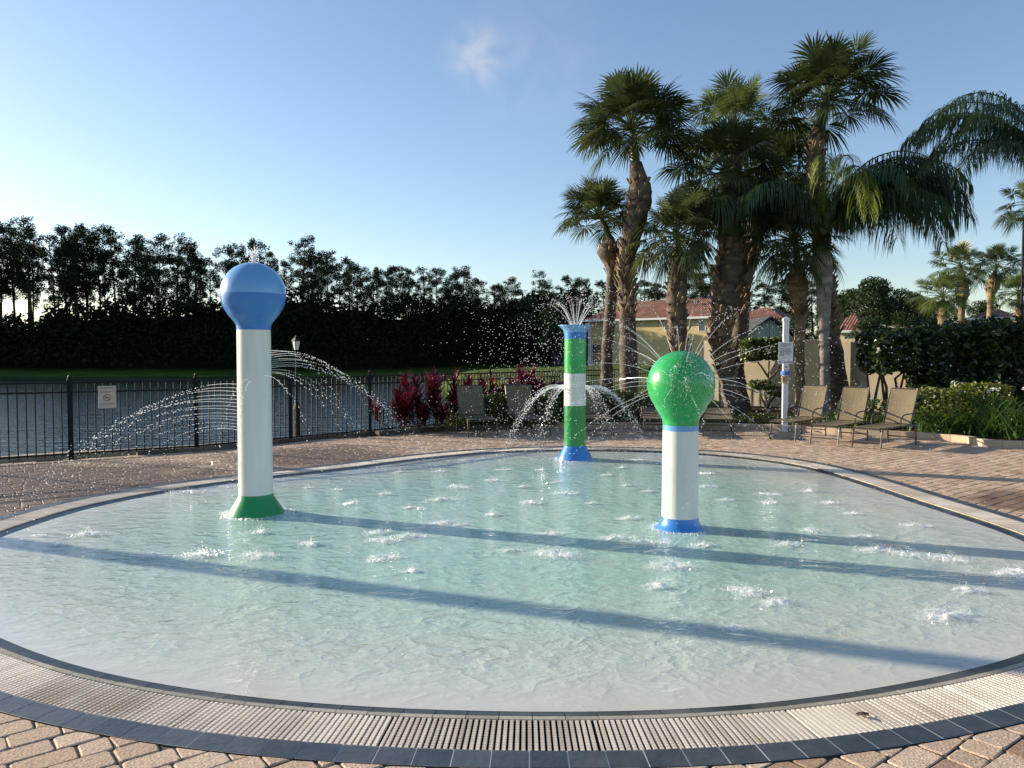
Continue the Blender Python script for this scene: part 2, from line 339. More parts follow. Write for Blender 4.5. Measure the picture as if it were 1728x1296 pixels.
# ------------------------------------------------------------------ pool outline
PX = [(0, 1072), (69, 1099), (139, 1123), (243, 1144), (347, 1160), (451, 1174), (600, 1185), (802, 1193), (947, 1194), (1100, 1193), (1245, 1185), (1427, 1164), (1536, 1145), (1645, 1122), (1728, 1100)]
PF = [(1728, 908), (1649, 879), (1545, 846), (1475, 822), (1392, 796), (1336, 783), (1267, 773), (1177, 765), (1051, 760), (912, 760), (808, 765), (704, 775), (600, 789), (465, 804), (347, 818), (243, 835), (139, 856), (69, 879), (0, 901)]
pts = [G(*p).xy for p in PX]+[Vector((3.75, 4.9)), Vector((4.38, 5.8))]+[G(*p).xy for p in PF]+[Vector((-4.5, 5.95)), Vector((-3.95, 5.2))]
def resample(pts, n, closed=True):
    pts = [Vector(p) for p in pts]; N = len(pts); out = []
    seg = N if closed else N-1
    for i in range(seg):
        p0, p1, p2, p3 = [pts[(i+k) % N] if closed else pts[min(max(i+k, 0), N-1)] for k in (-1, 0, 1, 2)]
        for k in range(24):
            t = k/24
            out.append(.5*((2*p1)+(p2-p0)*t+(2*p0-5*p1+4*p2-p3)*t*t+(3*p1-p0-3*p2+p3)*t**3))
    if not closed: out.append(pts[-1])
    d = [0]; M_ = out+[out[0]] if closed else out
    for a, b in zip(M_, M_[1:]): d.append(d[-1]+(b-a).length)
    tot = d[-1]; res = []; j = 0
    for k in range(n):
        s = tot*k/(n if closed else n-1)
        while j < len(d)-2 and d[j+1] < s: j += 1
        u = (s-d[j])/max(1e-9, d[j+1]-d[j]); res.append(M_[j].lerp(M_[j+1], min(1, u)))
    return res, tot
ol, LEN = resample(pts, 1280)
A = np.array([tuple(p) for p in ol])
for _ in range(500): A = (A+.5*(np.roll(A, 1, 0)-A)*.5+.5*(np.roll(A, -1, 0)-A)*.5)
ol = [Vector(p) for p in A.tolist()]
ol, LEN = resample(ol[::8], 1280)
A = np.array([tuple(p) for p in ol]); T = np.roll(A, -1, 0)-np.roll(A, 1, 0); T /= np.linalg.norm(T, axis=1)[:, None]
Nn = np.stack([T[:, 1], -T[:, 0]], 1)
cen = A.mean(0)
if ((A-cen)*Nn).sum() < 0: Nn = -Nn
NP = len(A)
def off(d): return A+Nn*d
W1, W2, W3 = .128, .41, .54      # inner lip / grate / outer tile

def ring(name, d0, z0, d1, z1, m, extra=(), **k):
    mb = MB(); prof = [(d0, z0), (d1, z1)]+list(extra)
    vs = []
    for d, z in prof: vs += [(p[0], p[1], z) for p in off(d).tolist()]
    fs = [(j*NP+i, j*NP+(i+1) % NP, (j+1)*NP+(i+1) % NP, (j+1)*NP+i) for j in range(len(prof)-1) for i in range(NP)]
    mb.add(vs, fs); return mb.build(name, m, smooth=False, **k)

def blocks(name, d0, d1, z0, z1, m, pitch, gap, cells=1, cgap=0, kslope=0, **k):
    """tiles or slats set round the pool"""
    mb = MB(); n = int(LEN/pitch); tot = NP
    a, b = A.tolist(), Nn.tolist()
    def at(s, d):
        s = s % tot; i = int(s); u = s-i; j = (i+1) % tot
        return (a[i][0]*(1-u)+a[j][0]*u+(b[i][0]*(1-u)+b[j][0]*u)*d, a[i][1]*(1-u)+a[j][1]*u+(b[i][1]*(1-u)+b[j][1]*u)*d)
    hg = gap/LEN*tot/2; st = tot/n; cw = (d1-d0)/cells
    for i in range(n):
        s0, s1 = i*st+hg, (i+1)*st-hg; tn = random.random()
        if n > 600:                       # moulded grate sections: a seam every 34 slats, each section its own shade
            tn = .55*random.Random(i//34).random()+.45*tn
            if i % 34 == 0: s0 += hg*.9
        jz = random.uniform(-.0006, .0006)
        for c in range(cells):
            e0, e1 = d0+c*cw+cgap/2, d0+(c+1)*cw-cgap/2
            q = [at(s0, e0), at(s1, e0), at(s1, e1), at(s0, e1)]
            z = [z0+kslope*(e0-d0), z0+kslope*(e1-d0)]
            zt = [z1+jz+kslope*(e0-d0), z1+jz+kslope*(e1-d0)]
            vs = [(*q[0], z[0]), (*q[1], z[0]), (*q[2], z[1]), (*q[3], z[1]), (*q[0], zt[0]), (*q[1], zt[0]), (*q[2], zt[1]), (*q[3], zt[1])]
            mb.add(vs, [(4, 5, 6, 7), (0, 1, 5, 4), (1, 2, 6, 5), (2, 3, 7, 6), (3, 0, 4, 7)], tn)
    return mb.build(name, m, **k)

rim = empty('pool_rim', (0, 0, 0), label='curved rim around the splash pool with dark tiles and a white overflow grate', cat='pool rim')
for nm, *a_ in (('channel', W1-.02, -.03, W2+.02, -.03, M['dark']), ('grout_bed', W2-.004, .0015, W3+.002, .0015, M['grout'])):
    ring(nm, *a_).parent = rim
ring('lip_bed', -.02, -.052, W1, -.006, M['dark'], extra=((W1, -.03),)).parent = rim
blocks('inner_tile', -.006, W1-.032, -.05, -.026, M['wetslate'], .150, .004, kslope=.18).parent = rim
blocks('lit_edge_strip', W1-.030, W1, -.02, .001, M['litslate'], .150, .004).parent = rim  # outer edge of the lip tile, coloured as sunlit
g_ = blocks('overflow_grate', W1+.006, W2-.006, -.012, .001, M['grate'], .0262, .0108, cells=12, cgap=.0035); g_.parent = rim
# thin under-bars joining the slats of the grate
blocks('grate_bar', W1+.006, W2-.006, -.014, -.006, M['grate'], .0262, .0100).parent = rim
blocks('border_tile', W2, W3, -.02, .003, M['slate'], .149, .0065).parent = rim

# pool floor + water
KR = 44
def sheet(name, m, zf, smin=0, depth_attr=False, dmax=-.005):
    mb = MB(); vs = []
    O = off(dmax)
    for k in range(KR+1):
        s = (k/KR)
        for i in range(0, NP, 4):
            x, y = cen+(O[i]-cen)*s; vs.append((x, y, zf(s, x, y)))
    n = NP//4
    fs = [(k*n+i, k*n+(i+1) % n, (k+1)*n+(i+1) % n, (k+1)*n+i) for k in range(1, KR) for i in range(n)]
    fs += [(0, n+(i+1) % n, n+i) for i in range(n)]
    pa_ = [Vector(vs[i]) for i in fs[0]]
    if (pa_[1]-pa_[0]).cross(pa_[2]-pa_[1]).z < 0: fs = [f[::-1] for f in fs]
    mb.add(vs, fs); o = mb.build(name, m, smooth=True)
    if depth_attr:
        at = o.data.attributes.new('depth', 'FLOAT', 'POINT')
        vals = []
        for k in range(KR+1):
            s = k/KR; vals += [max(0, min(1, (1-s)*1.9))**.8]*n
        at.data.foreach_set('value', vals)
    return o
def ss(a, b, x): t = max(0, min(1, (x-a)/(b-a))); return t*t*(3-2*t)
floor = sheet('pool_floor', M['plaster'], lambda s, x, y: -.046-.22*ss(0, .95, 1-s), dmax=.0)
tag(floor, kind='structure')
WZ = -.0245
water = sheet('pool_water', M['poolwater'], lambda s, x, y: WZ+.003*noise.noise(Vector((x*1.5, y*1.5, 0)))*(1-s)**.3, depth_attr=True, dmax=-.004)
tag(water, kind='structure')

# ------------------------------------------------------------------ setting paths
KERB = [Vector((14.5, 13.0)), G(1728, 757).xy, G(1620, 746).xy, G(1540, 740).xy, G(1440, 735).xy, G(1290, 726).xy, G(1100, 722).xy, G(900, 723).xy, G(760, 727).xy, G(640, 736).xy]
FENCE = [Vector((-15, 7.2)), Vector((-10.2, 10.1)), G(35, 781).xy, G(231, 768).xy, G(405, 756).xy, G(526, 742).xy, G(640, 732).xy, Vector((-1.0, 18.3)), Vector((1.5, 21.6)), Vector((4.4, 24.6)), Vector((6.2, 25.0))]
DECK = [Vector((-15, -3)), Vector((15, -3))]+KERB+[p for p in FENCE[:6][::-1]]
def inpoly(x, y, poly):
    c = False; j = len(poly)-1
    for i in range(len(poly)):
        a, b = poly[i], poly[j]
        if (a[1] > y) != (b[1] > y) and x < (b[0]-a[0])*(y-a[1])/(b[1]-a[1])+a[0]: c = not c
        j = i
    return c
# pavers
def pavers():
    mb = MB(); th = R(38); u = Vector((math.cos(th), math.sin(th))); v = Vector((-u.y, u.x))
    O = off(W3+.004); h = .136; row = -140
    for r in range(-110, 200):
        b0 = r*h; a0 = -22+random.random()*.2
        while a0 < 26:
            wdt = random.choice((.13, .17, .205, .205, .24)); c2 = u*(a0+wdt/2)+v*(b0+h/2); a1 = a0; a0 += wdt
            if not (-15 < c2.x < 14.5 and -3 < c2.y < 18.5): continue
            dv = O-np.array((c2.x, c2.y)); dd = (dv**2).sum(1); i = int(dd.argmin())
            dist = math.sqrt(dd[i]); side = float((np.array((c2.x, c2.y))-O[i]) @ Nn[i])
            if side < -.14: continue
            if not inpoly(c2.x, c2.y, DECK): continue
            g = .0025; k = .011
            jj = lambda: random.uniform(-.005, .005)
            x0, x1, y0, y1 = a1+g, a1+wdt-g, b0+g, b0+h-g
            q = [(x0+k, y0+jj()), (x1-k, y0+jj()), (x1+jj(), y0+k), (x1+jj(), y1-k), (x1-k, y1+jj()), (x0+k, y1+jj()), (x0+jj(), y1-k), (x0+jj(), y0+k)]
            q = [u*p[0]+v*p[1] for p in q]
            if dist < .25:
                n = Vector(Nn[i]); o = Vector(O[i]); res = []
                for a, b in zip(q, q[1:]+q[:1]):
                    da, db = (a-o).dot(n), (b-o).dot(n)
                    if da >= 0: res.append(a)
                    if da*db < 0: res.append(a+(b-a)*(da/(da-db)))
                q = res
                if len(q) < 3: continue
                ar = abs(sum(a.x*b.y-a.y*b.x for a, b in zip(q, q[1:]+q[:1])))/2
                if ar < .0012: continue
            c = sum(q, Vector((0, 0)))/len(q); n = len(q); z = random.uniform(-.0025, .0015)
            m_ = []; inn = []
            for p in q:
                d = c-p; l = d.length; m_.append(p+d/l*min(.003, l*.4)); inn.append(p+d/l*min(.010, l*.5))
            tl = (random.uniform(-.006, .006), random.uniform(-.006, .006))
            zz = lambda p: z+(p.x-c.x)*tl[0]*2+(p.y-c.y)*tl[1]*2
            vs = [(p.x, p.y, -.03) for p in q]+[(p.x, p.y, zz(p)-.0038) for p in m_]+[(p.x, p.y, zz(p)) for p in inn]
            fs = [(i, (i+1) % n, n+(i+1) % n, n+i) for i in range(n)]+[(n+i, n+(i+1) % n, 2*n+(i+1) % n, 2*n+i) for i in range(n)]+[tuple(range(2*n, 3*n))]
            mb.add(vs, fs, min(1, max(0, random.gauss(.55, .27))))
    return mb.build('pavement', M['paver'], kind='structure')
pavers()
mb = MB()
OL = off(W3+.002); n = NP
th = np.arctan2(Nn[:, 1], Nn[:, 0])
# joint-sand bed: ring round the pool reaching out to a big outline
vs = [(p[0], p[1], -.0072) for p in OL.tolist()]
outer = []
for i in range(n):
    d = OL[i]-cen; l = np.linalg.norm(d); d = d/l; tmax = 60
    # hit box
    for ax, lo, hi in ((0, -15, 14.5), (1, -3, 18.5)):
        if abs(d[ax]) > 1e-6:
            for bnd in (lo, hi):
                t = (bnd-cen[ax])/d[ax]
                if t > 0: tmax = min(tmax, t)
    outer.append((cen[0]+d[0]*tmax, cen[1]+d[1]*tmax, -.0072))
# clip outer by deck polygon roughly: step inwards until inside
for i in range(n):
    x, y, z = outer[i]; t = 1.0
    while t > .3 and not inpoly(cen[0]+(x-cen[0])*t, cen[1]+(y-cen[1])*t, DECK): t -= .004
    outer[i] = (cen[0]+(x-cen[0])*t, cen[1]+(y-cen[1])*t, z)
mb.add(vs+outer, [(i, (i+1) % n, n+(i+1) % n, n+i) for i in range(n)])
mb.build('paving_bed', M['sand'], kind='structure')

# terrain
LAKE = [Vector((-60, -20))]+[Vector((-16, 6.5)), Vector((-10.6, 11.0)), Vector((-7.9, 12.6)), Vector((-6.4, 13.6)), Vector((-5.0, 14.8)), Vector((-3.4, 16.8)), Vector((-2.0, 18.4)), Vector((-1.6, 22)), Vector((-2.6, 32)), Vector((-4.5, 45)), Vector((-7, 58)), Vector((-9, 70)), Vector((-9, 80)), Vector((-4, 90)), Vector((-8, 95)), Vector((-40, 93)), Vector((-90, 90)), Vector((-160, 84)), Vector((-240, 40)), Vector((-200, -30))]
LP = np.array([tuple(p) for p in LAKE])
def lake_sd(x, y):
    a = LP; b = np.roll(LP, -1, 0); ab = b-a; ap = np.array((x, y))-a
    t = np.clip((ap*ab).sum(1)/(ab**2).sum(1), 0, 1); d = np.sqrt(((ap-ab*t[:, None])**2).sum(1)).min()
    return -d if inpoly(x, y, LAKE) else d
def land(x, y):
    b = .78*ss(20, 95, y)-.06*(1-ss(12, 22, y))
    if y < 22 and x > -3: b = -.05
    b -= .4*(1-ss(5.8, 6.6, math.hypot(x-cen[0], y-cen[1])))
    b += 1.5*ss(130, 400, y)
    return b
def terr(x, y):
    d = lake_sd(x, y); Lh = land(x, y)
    wd = .25+25*ss(60, 90, y)+4*ss(18, 40, y)
    if d <= 0: return -1.15-min(1.5, -d*.4)
    return -1.15+(Lh+1.15)*ss(0, wd, d)
def axis(lo, hi, c0, c1, fine, grow):
    a = [c0]
    while a[-1] < c1: a.append(a[-1]+fine)
    s = fine
    while a[-1] < hi: s *= grow; a.append(a[-1]+s)
    s = fine; b = [c0]
    while b[-1] > lo: s *= grow; b.append(b[-1]-s)
    return b[:0:-1]+a
xs = axis(-2500, 2500, -18, 12, .5, 1.09); ys = axis(-400, 3500, 6, 28, .5, 1.06)
mb = MB(); vs = []; hid = {}
for y in ys:
    for x in xs: vs.append((x, y, terr(x, y) if abs(x) < 400 and y < 500 else 2.2))
nx = len(xs)
D2 = [p for p in DECK]
def near_deck(x, y): return inpoly(x, y, D2) and (x+0)**2 >= 0
fs = []
for j in range(len(ys)-1):
    for i in range(nx-1):
        cx, cy = (xs[i]+xs[i+1])/2, (ys[j]+ys[j+1])/2
        # leave the pool basin open
        fs.append((j*nx+i, j*nx+i+1, (j+1)*nx+i+1, (j+1)*nx+i))
mb.add(vs, fs); mb.build('ground', M['grass'], kind='structure', smooth=True)
for_deck = None
mb = MB(); mb.add([(-900, -300, -1), (60, -300, -1), (60, 130, -1), (-900, 130, -1)], [(0, 1, 2, 3)])
lk = mb.build('lake', M['lake'], kind='structure')

# soil under the deck edge reaching the sea wall, planting beds
def strip_path(mb, path, w0, w1, z0, z1, seg, gap=.006, tone=True, n=None):
    P_, tot = resample([Vector(p) for p in path], n or max(8, int(tot_len(path)/.1)), closed=False)
    m_ = int(tot/seg)
    def at(s):
        f = s/tot*(len(P_)-1); i = min(int(f), len(P_)-2); u = f-i
        t = (P_[min(i+1, len(P_)-1)]-P_[max(i-0, 0)]).normalized()
        return P_[i].lerp(P_[i+1], u), Vector((-t.y, t.x))
    for k in range(m_):
        a, na = at(k*tot/m_+gap/2); b, nb = at((k+1)*tot/m_-gap/2)
        q = [a+na*w0, b+nb*w0, b+nb*w1, a+na*w1]
        mb.add([(p.x, p.y, z0) for p in q]+[(p.x, p.y, z1) for p in q], [(4, 5, 6, 7), (0, 1, 5, 4), (1, 2, 6, 5), (2, 3, 7, 6), (3, 0, 4, 7)], random.random())
def tot_len(p): return sum((Vector(b)-Vector(a)).length for a, b in zip(p, p[1:]))
mb = MB(); strip_path(mb, KERB[:-2], 0, -.14, -.04, .125, .30); mb.build('kerb', M['kerb'], kind='structure')
mb = MB(); strip_path(mb, KERB[-3:], 0, -.16, -.04, .10, .5); strip_path(mb, FENCE[3:7], -.05, .09, -.08, .07, .6); mb.build('kerb', M['darkkerb'], kind='structure')
mb = MB(); strip_path(mb, [(-14, 8.6), (-10.2, 10.9), (-8.3, 12.0), (-7.4, 12.75), (-6.2, 13.3), (-5.0, 14.4), (-4.2, 15.3)], -.06, .2, -1.4, .035, .8, gap=0); mb.build('sea_wall', M['concrete'], label='low tan concrete retaining edge curving behind the black fence by the lake', cat='retaining wall')

def bed(name, poly, z, m, hump=.08, cell=.25, seed=0):
    mb = MB(); x0 = min(p[0] for p in poly); x1 = max(p[0] for p in poly); y0 = min(p[1] for p in poly); y1 = max(p[1] for p in poly)
    nx = int((x1-x0)/cell)+1; ny = int((y1-y0)/cell)+1; idx = {}; vs = []; fs = []
    def V(i, j):
        if (i, j) not in idx:
            x, y = x0+i*cell, y0+j*cell; idx[i, j] = len(vs); vs.append((x, y, z+hump*noise.noise(Vector((x*.9, y*.9, seed)))+.03*noise.noise(Vector((x*5, y*5, seed)))))
        return idx[i, j]
    for i in range(nx):
        for j in range(ny):
            if inpoly(x0+(i+.5)*cell, y0+(j+.5)*cell, poly): fs.append((V(i, j), V(i+1, j), V(i+1, j+1), V(i, j+1)))
    mb.add(vs, fs); return mb.build(name, m, kind='structure', smooth=True)
off_k = [Vector((p.x, p.y+.12)) for p in KERB]
bed('planting_bed', off_k[:9]+[Vector((-1.6, 17.8)), Vector((1.5, 21.2)), Vector((4.6, 24.3)), Vector((15, 24.2))], .06, M['mulch'], cell=.2, hump=.03)

# ------------------------------------------------------------------ fence
def sample_path(path, s, closed=False):
    acc = 0
    for a, b in zip(path, path[1:]):
        l = (b-a).length
        if acc+l >= s: return a.lerp(b, (s-acc)/l), (b-a).normalized()
        acc += l
    return path[-1], (path[-1]-path[-2]).normalized()
FP, ftot = resample(FENCE, 200, closed=False)
fence = empty('metal_fence', (*FP[0], 0), label='long black metal picket fence curving between the paved deck and the lake', cat='fence')
org = Vector((*FP[0], 0)); npan = int(ftot/1.78); FH = 1.24
def fp(s):
    f = s/ftot*(len(FP)-1); i = min(int(f), len(FP)-2); return FP[i].lerp(FP[i+1], f-i)
for k in range(npan+1):
    p = fp(k*ftot/npan); mb = MB(); x, y = p.x-org.x, p.y-org.y
    mb.box(x-.028, x+.028, y-.028, y+.028, -.05, FH+.03); mb.lathe([(.042, FH+.03), (.042, FH+.045), (.018, FH+.055), (.028, FH+.075), (.02, FH+.1), (.002, FH+.105)], 10, (x, y), capb=True)
    mb.build('post', M['black_metal'], fence)
    if k == npan: break
    a, b = fp(k*ftot/npan), fp((k+1)*ftot/npan); d = (b-a); ln = d.length; ang = math.atan2(d.y, d.x)
    Mx = Matrix.Translation((a.x-org.x, a.y-org.y, 0)) @ Matrix.Rotation(ang, 4, 'Z'); mb = MB()
    for z in (.09, FH-.17, FH-.02): mb.box(.03, ln-.03, -.014, .014, z-.013, z+.016, M=Mx)
    npk = int(ln/.113)
    for i in range(1, npk): 
        x = i*ln/npk; mb.box(x-.0085, x+.0085, -.0085, .0085, .05, FH-.035, M=Mx)
    mb.build('panel', M['black_metal'], fence)

def text_mesh(txt, size, mb, Mx, extr=.001):
    cu = bpy.data.curves.new('t', 'FONT'); cu.body = txt; cu.size = size; cu.align_x = 'CENTER'; cu.extrude = extr; cu.resolution_u = 2
    ob = bpy.data.objects.new('t', cu); COL.objects.link(ob)
    dg = bpy.context.evaluated_depsgraph_get(); me = bpy.data.meshes.new_from_object(ob.evaluated_get(dg))
    mb.add([Mx @ v.co for v in me.vertices], [tuple(p.vertices) for p in me.polygons])
    bpy.data.objects.remove(ob); bpy.data.curves.remove(cu); bpy.data.meshes.remove(me)
def lines_of_print(mb, rows, x0, x1, Mx, h=.006):
    for z, f in rows:
        x = x0
        while x < x0+(x1-x0)*f:
            wd = random.uniform(.012, .035); mb.box(x, min(x+wd, x1), -.001, .001, z, z+h, M=Mx); x += wd+.007
RX = Matrix.Rotation(PI/2, 4, 'X')
# notice on the fence
pa = fp(0); best = min(range(200), key=lambda i: abs((lambda q: (q.x/q.y)*F+864)(FP[i])-173)); q = FP[best]; q2 = FP[best+1]; ang = math.atan2((q2-q).y, (q2-q).x)
sg = empty('notice', (q.x, q.y, .80), ang, label='small pale no smoking notice hanging on the black lakeside fence', cat='sign')
M['buff'] = mat('buff_board', (.42, .37, .31), (.50, .44, .37), 4, .5, .3)
mb = MB(); mb.box(-.13, .13, -.035, -.031, 0, .36); mb.build('board', M['buff'], sg)
mb = MB(); text_mesh('NO SMOKING', .034, mb, Matrix.Translation((0, -.037, .315)) @ RX); lines_of_print(mb, [(.27, .9), (.255, .7), (.07, .9), (.05, .8)], -.10, .10, Matrix.Translation((0, -.037, 0))); mb.build('lettering', M['ink'], sg)
mb = MB(); c = (0, -.037, .17)
mb.tube([(c[0]+.05*math.cos(a*PI/12), c[1], c[2]+.05*math.sin(a*PI/12)) for a in range(25)], .005, 4); mb.tube([(c[0]-.035, c[1], c[2]+.035), (c[0]+.035, c[1], c[2]-.035)], .005, 4); mb.build('symbol', M['redink'], sg)
mb = MB(); mb.box(-.03, .025, -.0385, -.036, .165, .177); mb.build('pictogram', M['ink'], sg)

# lamp on the lake side
q = P(501, 700, 16.0)
lp = empty('garden_lamp', (q.x, q.y, -.2), label='slim lamp post with a small glazed lantern behind the black fence', cat='lamp post')
zt = P(500, 566, 16.0).z+.2
mb = MB(); mb.lathe([(.07, 0), (.07, .75), (.05, .85), (.022, .9), (.022, zt-.32), (.04, zt-.31)], 12, capb=True); mb.build('pole', M['black_metal'], lp)
ln = MB(); ln.lathe([(.05, zt-.30), (.085, zt-.12)], 4, capb=True, capt=True); lo = ln.build('lantern', M['lantern'], lp)
mb = MB(); mb.lathe([(.105, zt-.119), (.06, zt-.06), (.03, zt-.03), (.006, zt)], 4, capb=True)
for a in range(4):
    ca, sa = math.cos(a*PI/2), math.sin(a*PI/2); mb.tube([(ca*.05, sa*.05, zt-.30), (ca*.087, sa*.087, zt-.12)], .007, 4)
mb.build('cage', M['black_metal'], lp)

# ------------------------------------------------------------------ play columns
def arc(cz, r, a0, a1, n): return [(r*math.cos(R(a0+(a1-a0)*i/n)), cz+r*math.sin(R(a0+(a1-a0)*i/n))) for i in range(n+1)]
def smooth_neck(r0, z0, r1, z1, n=10):   # from (r0,z0) down to (r1,z1) s-curve
    out = []
    for i in range(n+1):
        t = i/n; out.append((r0+(r1-r0)*(t*t*(3-2*t)*.6+.4*math.sin(t*PI/2)), z0+(z1-z0)*t))
    return out
nozzle_m = M['black_metal']
def column_body(root, parts):
    for nm, prof, m, lab in parts:
        mb = MB(); mb.lathe(prof[::-1] if prof[0][1] > prof[-1][1] else prof, 64); o = mb.build(nm, m, root, smooth=True)
        if lab: o['label'] = lab
bp = G(432, 866, WZ); bcol = empty('water_column', bp, label='tallest spray column, white with a round blue head and green foot, left side of pool', cat='water feature', group='spray columns standing in the pool')
def sz(px_y, d): return (1.65-WZ)+(600-px_y)*d/F      # height above water of an image row at that distance
d = bp.y; r_s = .333; cz = sz(497, d); zt = sz(443, d); zn = sz(557, d); zw = sz(834, d)
neck = smooth_neck(r_s*math.cos(R(35)), cz-r_s*math.sin(R(35)), .175, zn+.03)
column_body(bcol, [
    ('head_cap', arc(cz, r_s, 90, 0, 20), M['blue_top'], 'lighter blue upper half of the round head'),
    ('head', arc(cz, r_s, 0, -35, 10)[:-1]+neck+[(.173, zn)], M['blue'], None),
    ('stem', [(.172, zn)]+[(.172+.004*i/8, zn+(zw-zn)*i/8) for i in range(1, 9)], M['white'], None),
    ('foot', [(.177, zw), (.19, zw-.04), (.235, zw-.11), (.288, zw-.19), (.298, zw-.21), (.30, -.06), (.30, -.25)], M['dgreen'], 'dark green flared foot')])
gp = G(1147, 891, WZ); gcol = empty('water_column', gp, label='short spray column with a round green head, white stem and blue foot, right side of pool', cat='water feature', group='spray columns standing in the pool')
d = gp.y; r_s = .322; zt = sz(592, d); cz = zt-r_s; zn = sz(717, d); zb = sz(726, d); zw = sz(873, d)
neck = smooth_neck(r_s*math.cos(R(38)), cz-r_s*math.sin(R(38)), .172, zn+.02, 12)
GC = Vector((gp.x, gp.y, gp.z+cz)); GR = r_s
column_body(gcol, [
    ('head', arc(cz, r_s, 90, -38, 34)[:-1]+neck+[(.170, zn)], M['green'], None),
    ('collar', [(.1705, zn), (.1705, zb)], M['blue_top'], 'light blue band under the head'),
    ('stem', [(.170, zb)]+[(.170+.004*i/8, zb+(zw-zb)*i/8) for i in range(1, 9)], M['white'], None),
    ('foot', [(.175, zw), (.183, zw-.04), (.205, zw-.09), (.235, 0.0), (.25, -.04), (.27, -.25)], M['blue'], 'blue flared foot')])
mb = MB(); 
for th in range(0, 1):
    mb.tube([GC-gp+Vector((0, 0, GR+.001)), GC-gp+Vector((0, 0, GR+.012))], .012, 8)
fpnt = G(970, 775, WZ); fcol = empty('water_column', fpnt, label='striped green and white spray column with a flared blue funnel top, far side of pool', cat='water feature', group='spray columns standing in the pool')
d = fpnt.y; z0 = sz(549, d); z1 = sz(561, d); z2 = sz(572, d); z3 = sz(630, d); z4 = sz(684, d); z5 = sz(752, d)
rr = .176
column_body(fcol, [
    ('funnel', [(.06, z0-.10), (.16, z0-.05), (.262, z0-.004), (.272, z0), (.268, z0-.01), (.215, z0-.05), (.19, z0-.09), (.18, z1)][::-1], M['blue_top'], 'light blue flared funnel'),
    ('collar', [(.179, z1), (rr, z2)], M['blue'], None),
    ('upper_band', [(rr, z2), (rr+.001, z3)], M['green'], 'upper green band'),
    ('middle_band', [(rr+.001, z3), (rr+.001, z4)], M['white'], 'white band'),
    ('lower_band', [(rr+.001, z4), (rr, z5)], M['dgreen'], 'lower green band'),
    ('foot', [(rr+.001, z5), (.20, z5-.05), (.25, z5-.14), (.278, z5-.20), (.29, z5-.23), (.29, -.25)], M['blue'], 'blue flared foot')])
FT = Vector((fpnt.x, fpnt.y, fpnt.z+z0))

# ------------------------------------------------------------------ water spray
OCT = np.array([(1, 0, 0), (-1, 0, 0), (0, 1, 0), (0, -1, 0), (0, 0, 1), (0, 0, -1)], float)
OF = [(0, 2, 4), (2, 1, 4), (1, 3, 4), (3, 0, 4), (2, 0, 5), (1, 2, 5), (3, 1, 5), (0, 3, 5)]
def drop(mb, p, r, st=None):
    k = OCT*r
    if st is not None:
        s = np.array(st); l = np.linalg.norm(s)+1e-6; s = s/l; k = k+np.outer(k @ s, s)*min(2.5, l*.35)
    k = k+np.array(p); mb.add(k.tolist(), OF)
def jet(mb, p0, v0, tsolid, r0=.0035, rd=.0065, gap=.010, spread=.02, zfloor=WZ, floor_splash=True, tmax=2, dens=1):
    p0, v0 = Vector(p0), Vector(v0); g = Vector((0, 0, -9.81)); pos = lambda t: p0+v0*t+g*(t*t/2)
    if tsolid > 0:
        n = 8; mb.tube([pos(tsolid*i/n) for i in range(n+1)], [r0*(1-.3*i/n) for i in range(n+1)], 5)
    t = tsolid; k = 0
    while t < tmax:
        p = pos(t); 
        if p.z < zfloor: break
        vv = v0+g*t; f = min(1, (t-tsolid)/.35)
        j = spread*f
        p = p+Vector((random.gauss(0, j), random.gauss(0, j), random.gauss(0, j)))
        drop(mb, p, rd*random.uniform(.45, 1.15), None if random.random() < f else tuple(vv))
        t += gap*random.uniform(.4, 1.6)/dens*(1+f*.7)
def on_ground(mb, p, n, r):
    for _ in range(n): drop(mb, (p[0]+random.gauss(0, r), p[1]+random.gauss(0, r), p[2]+abs(random.gauss(0, r*.4))), random.uniform(.003, .007))
sp = empty('water_spray', (0, 0, 0), label='arching water jets spraying sideways from the tallest blue headed column', cat='water spray', group='water sprays from the columns')
NJ = 29
for k in range(NJ):
    t = k/(NJ-1); az = R(62-122*t/.45) if t < .45 else R(-90+random.uniform(-12, 12)) if t < .53 else R(-125-90*(t-.53)/.47); z = 1.72-.28*t/.45 if t < .53 else 1.38-.52*(t-.53)/.47
    v = 2.9+1.7*t+random.uniform(-.35, .35); up = .55+random.uniform(-.12, .12)
    dr = Vector((math.cos(az), math.sin(az), 0)); mb = MB()
    if -118 < math.degrees(az) < -62: v *= .55; up = .1
    jet(mb, Vector(bp)+Vector((0, 0, z))+dr*.175, dr*v+Vector((0, 0, up)), .10, r0=.0026, rd=.0052, gap=.0070, spread=.020)
    mb.build('water_jet', M['drop'], sp)
mb = MB()
for _ in range(26): jet(mb, Vector(bp)+Vector((random.gauss(0, .01), 0, sz(443, bp.y))), (random.gauss(0, .12), random.gauss(0, .12), random.uniform(.9, 1.75)), 0, rd=.006, gap=.02, spread=.006, zfloor=bp.z+2.5)
mb.build('top_jet', M['drop'], sp)

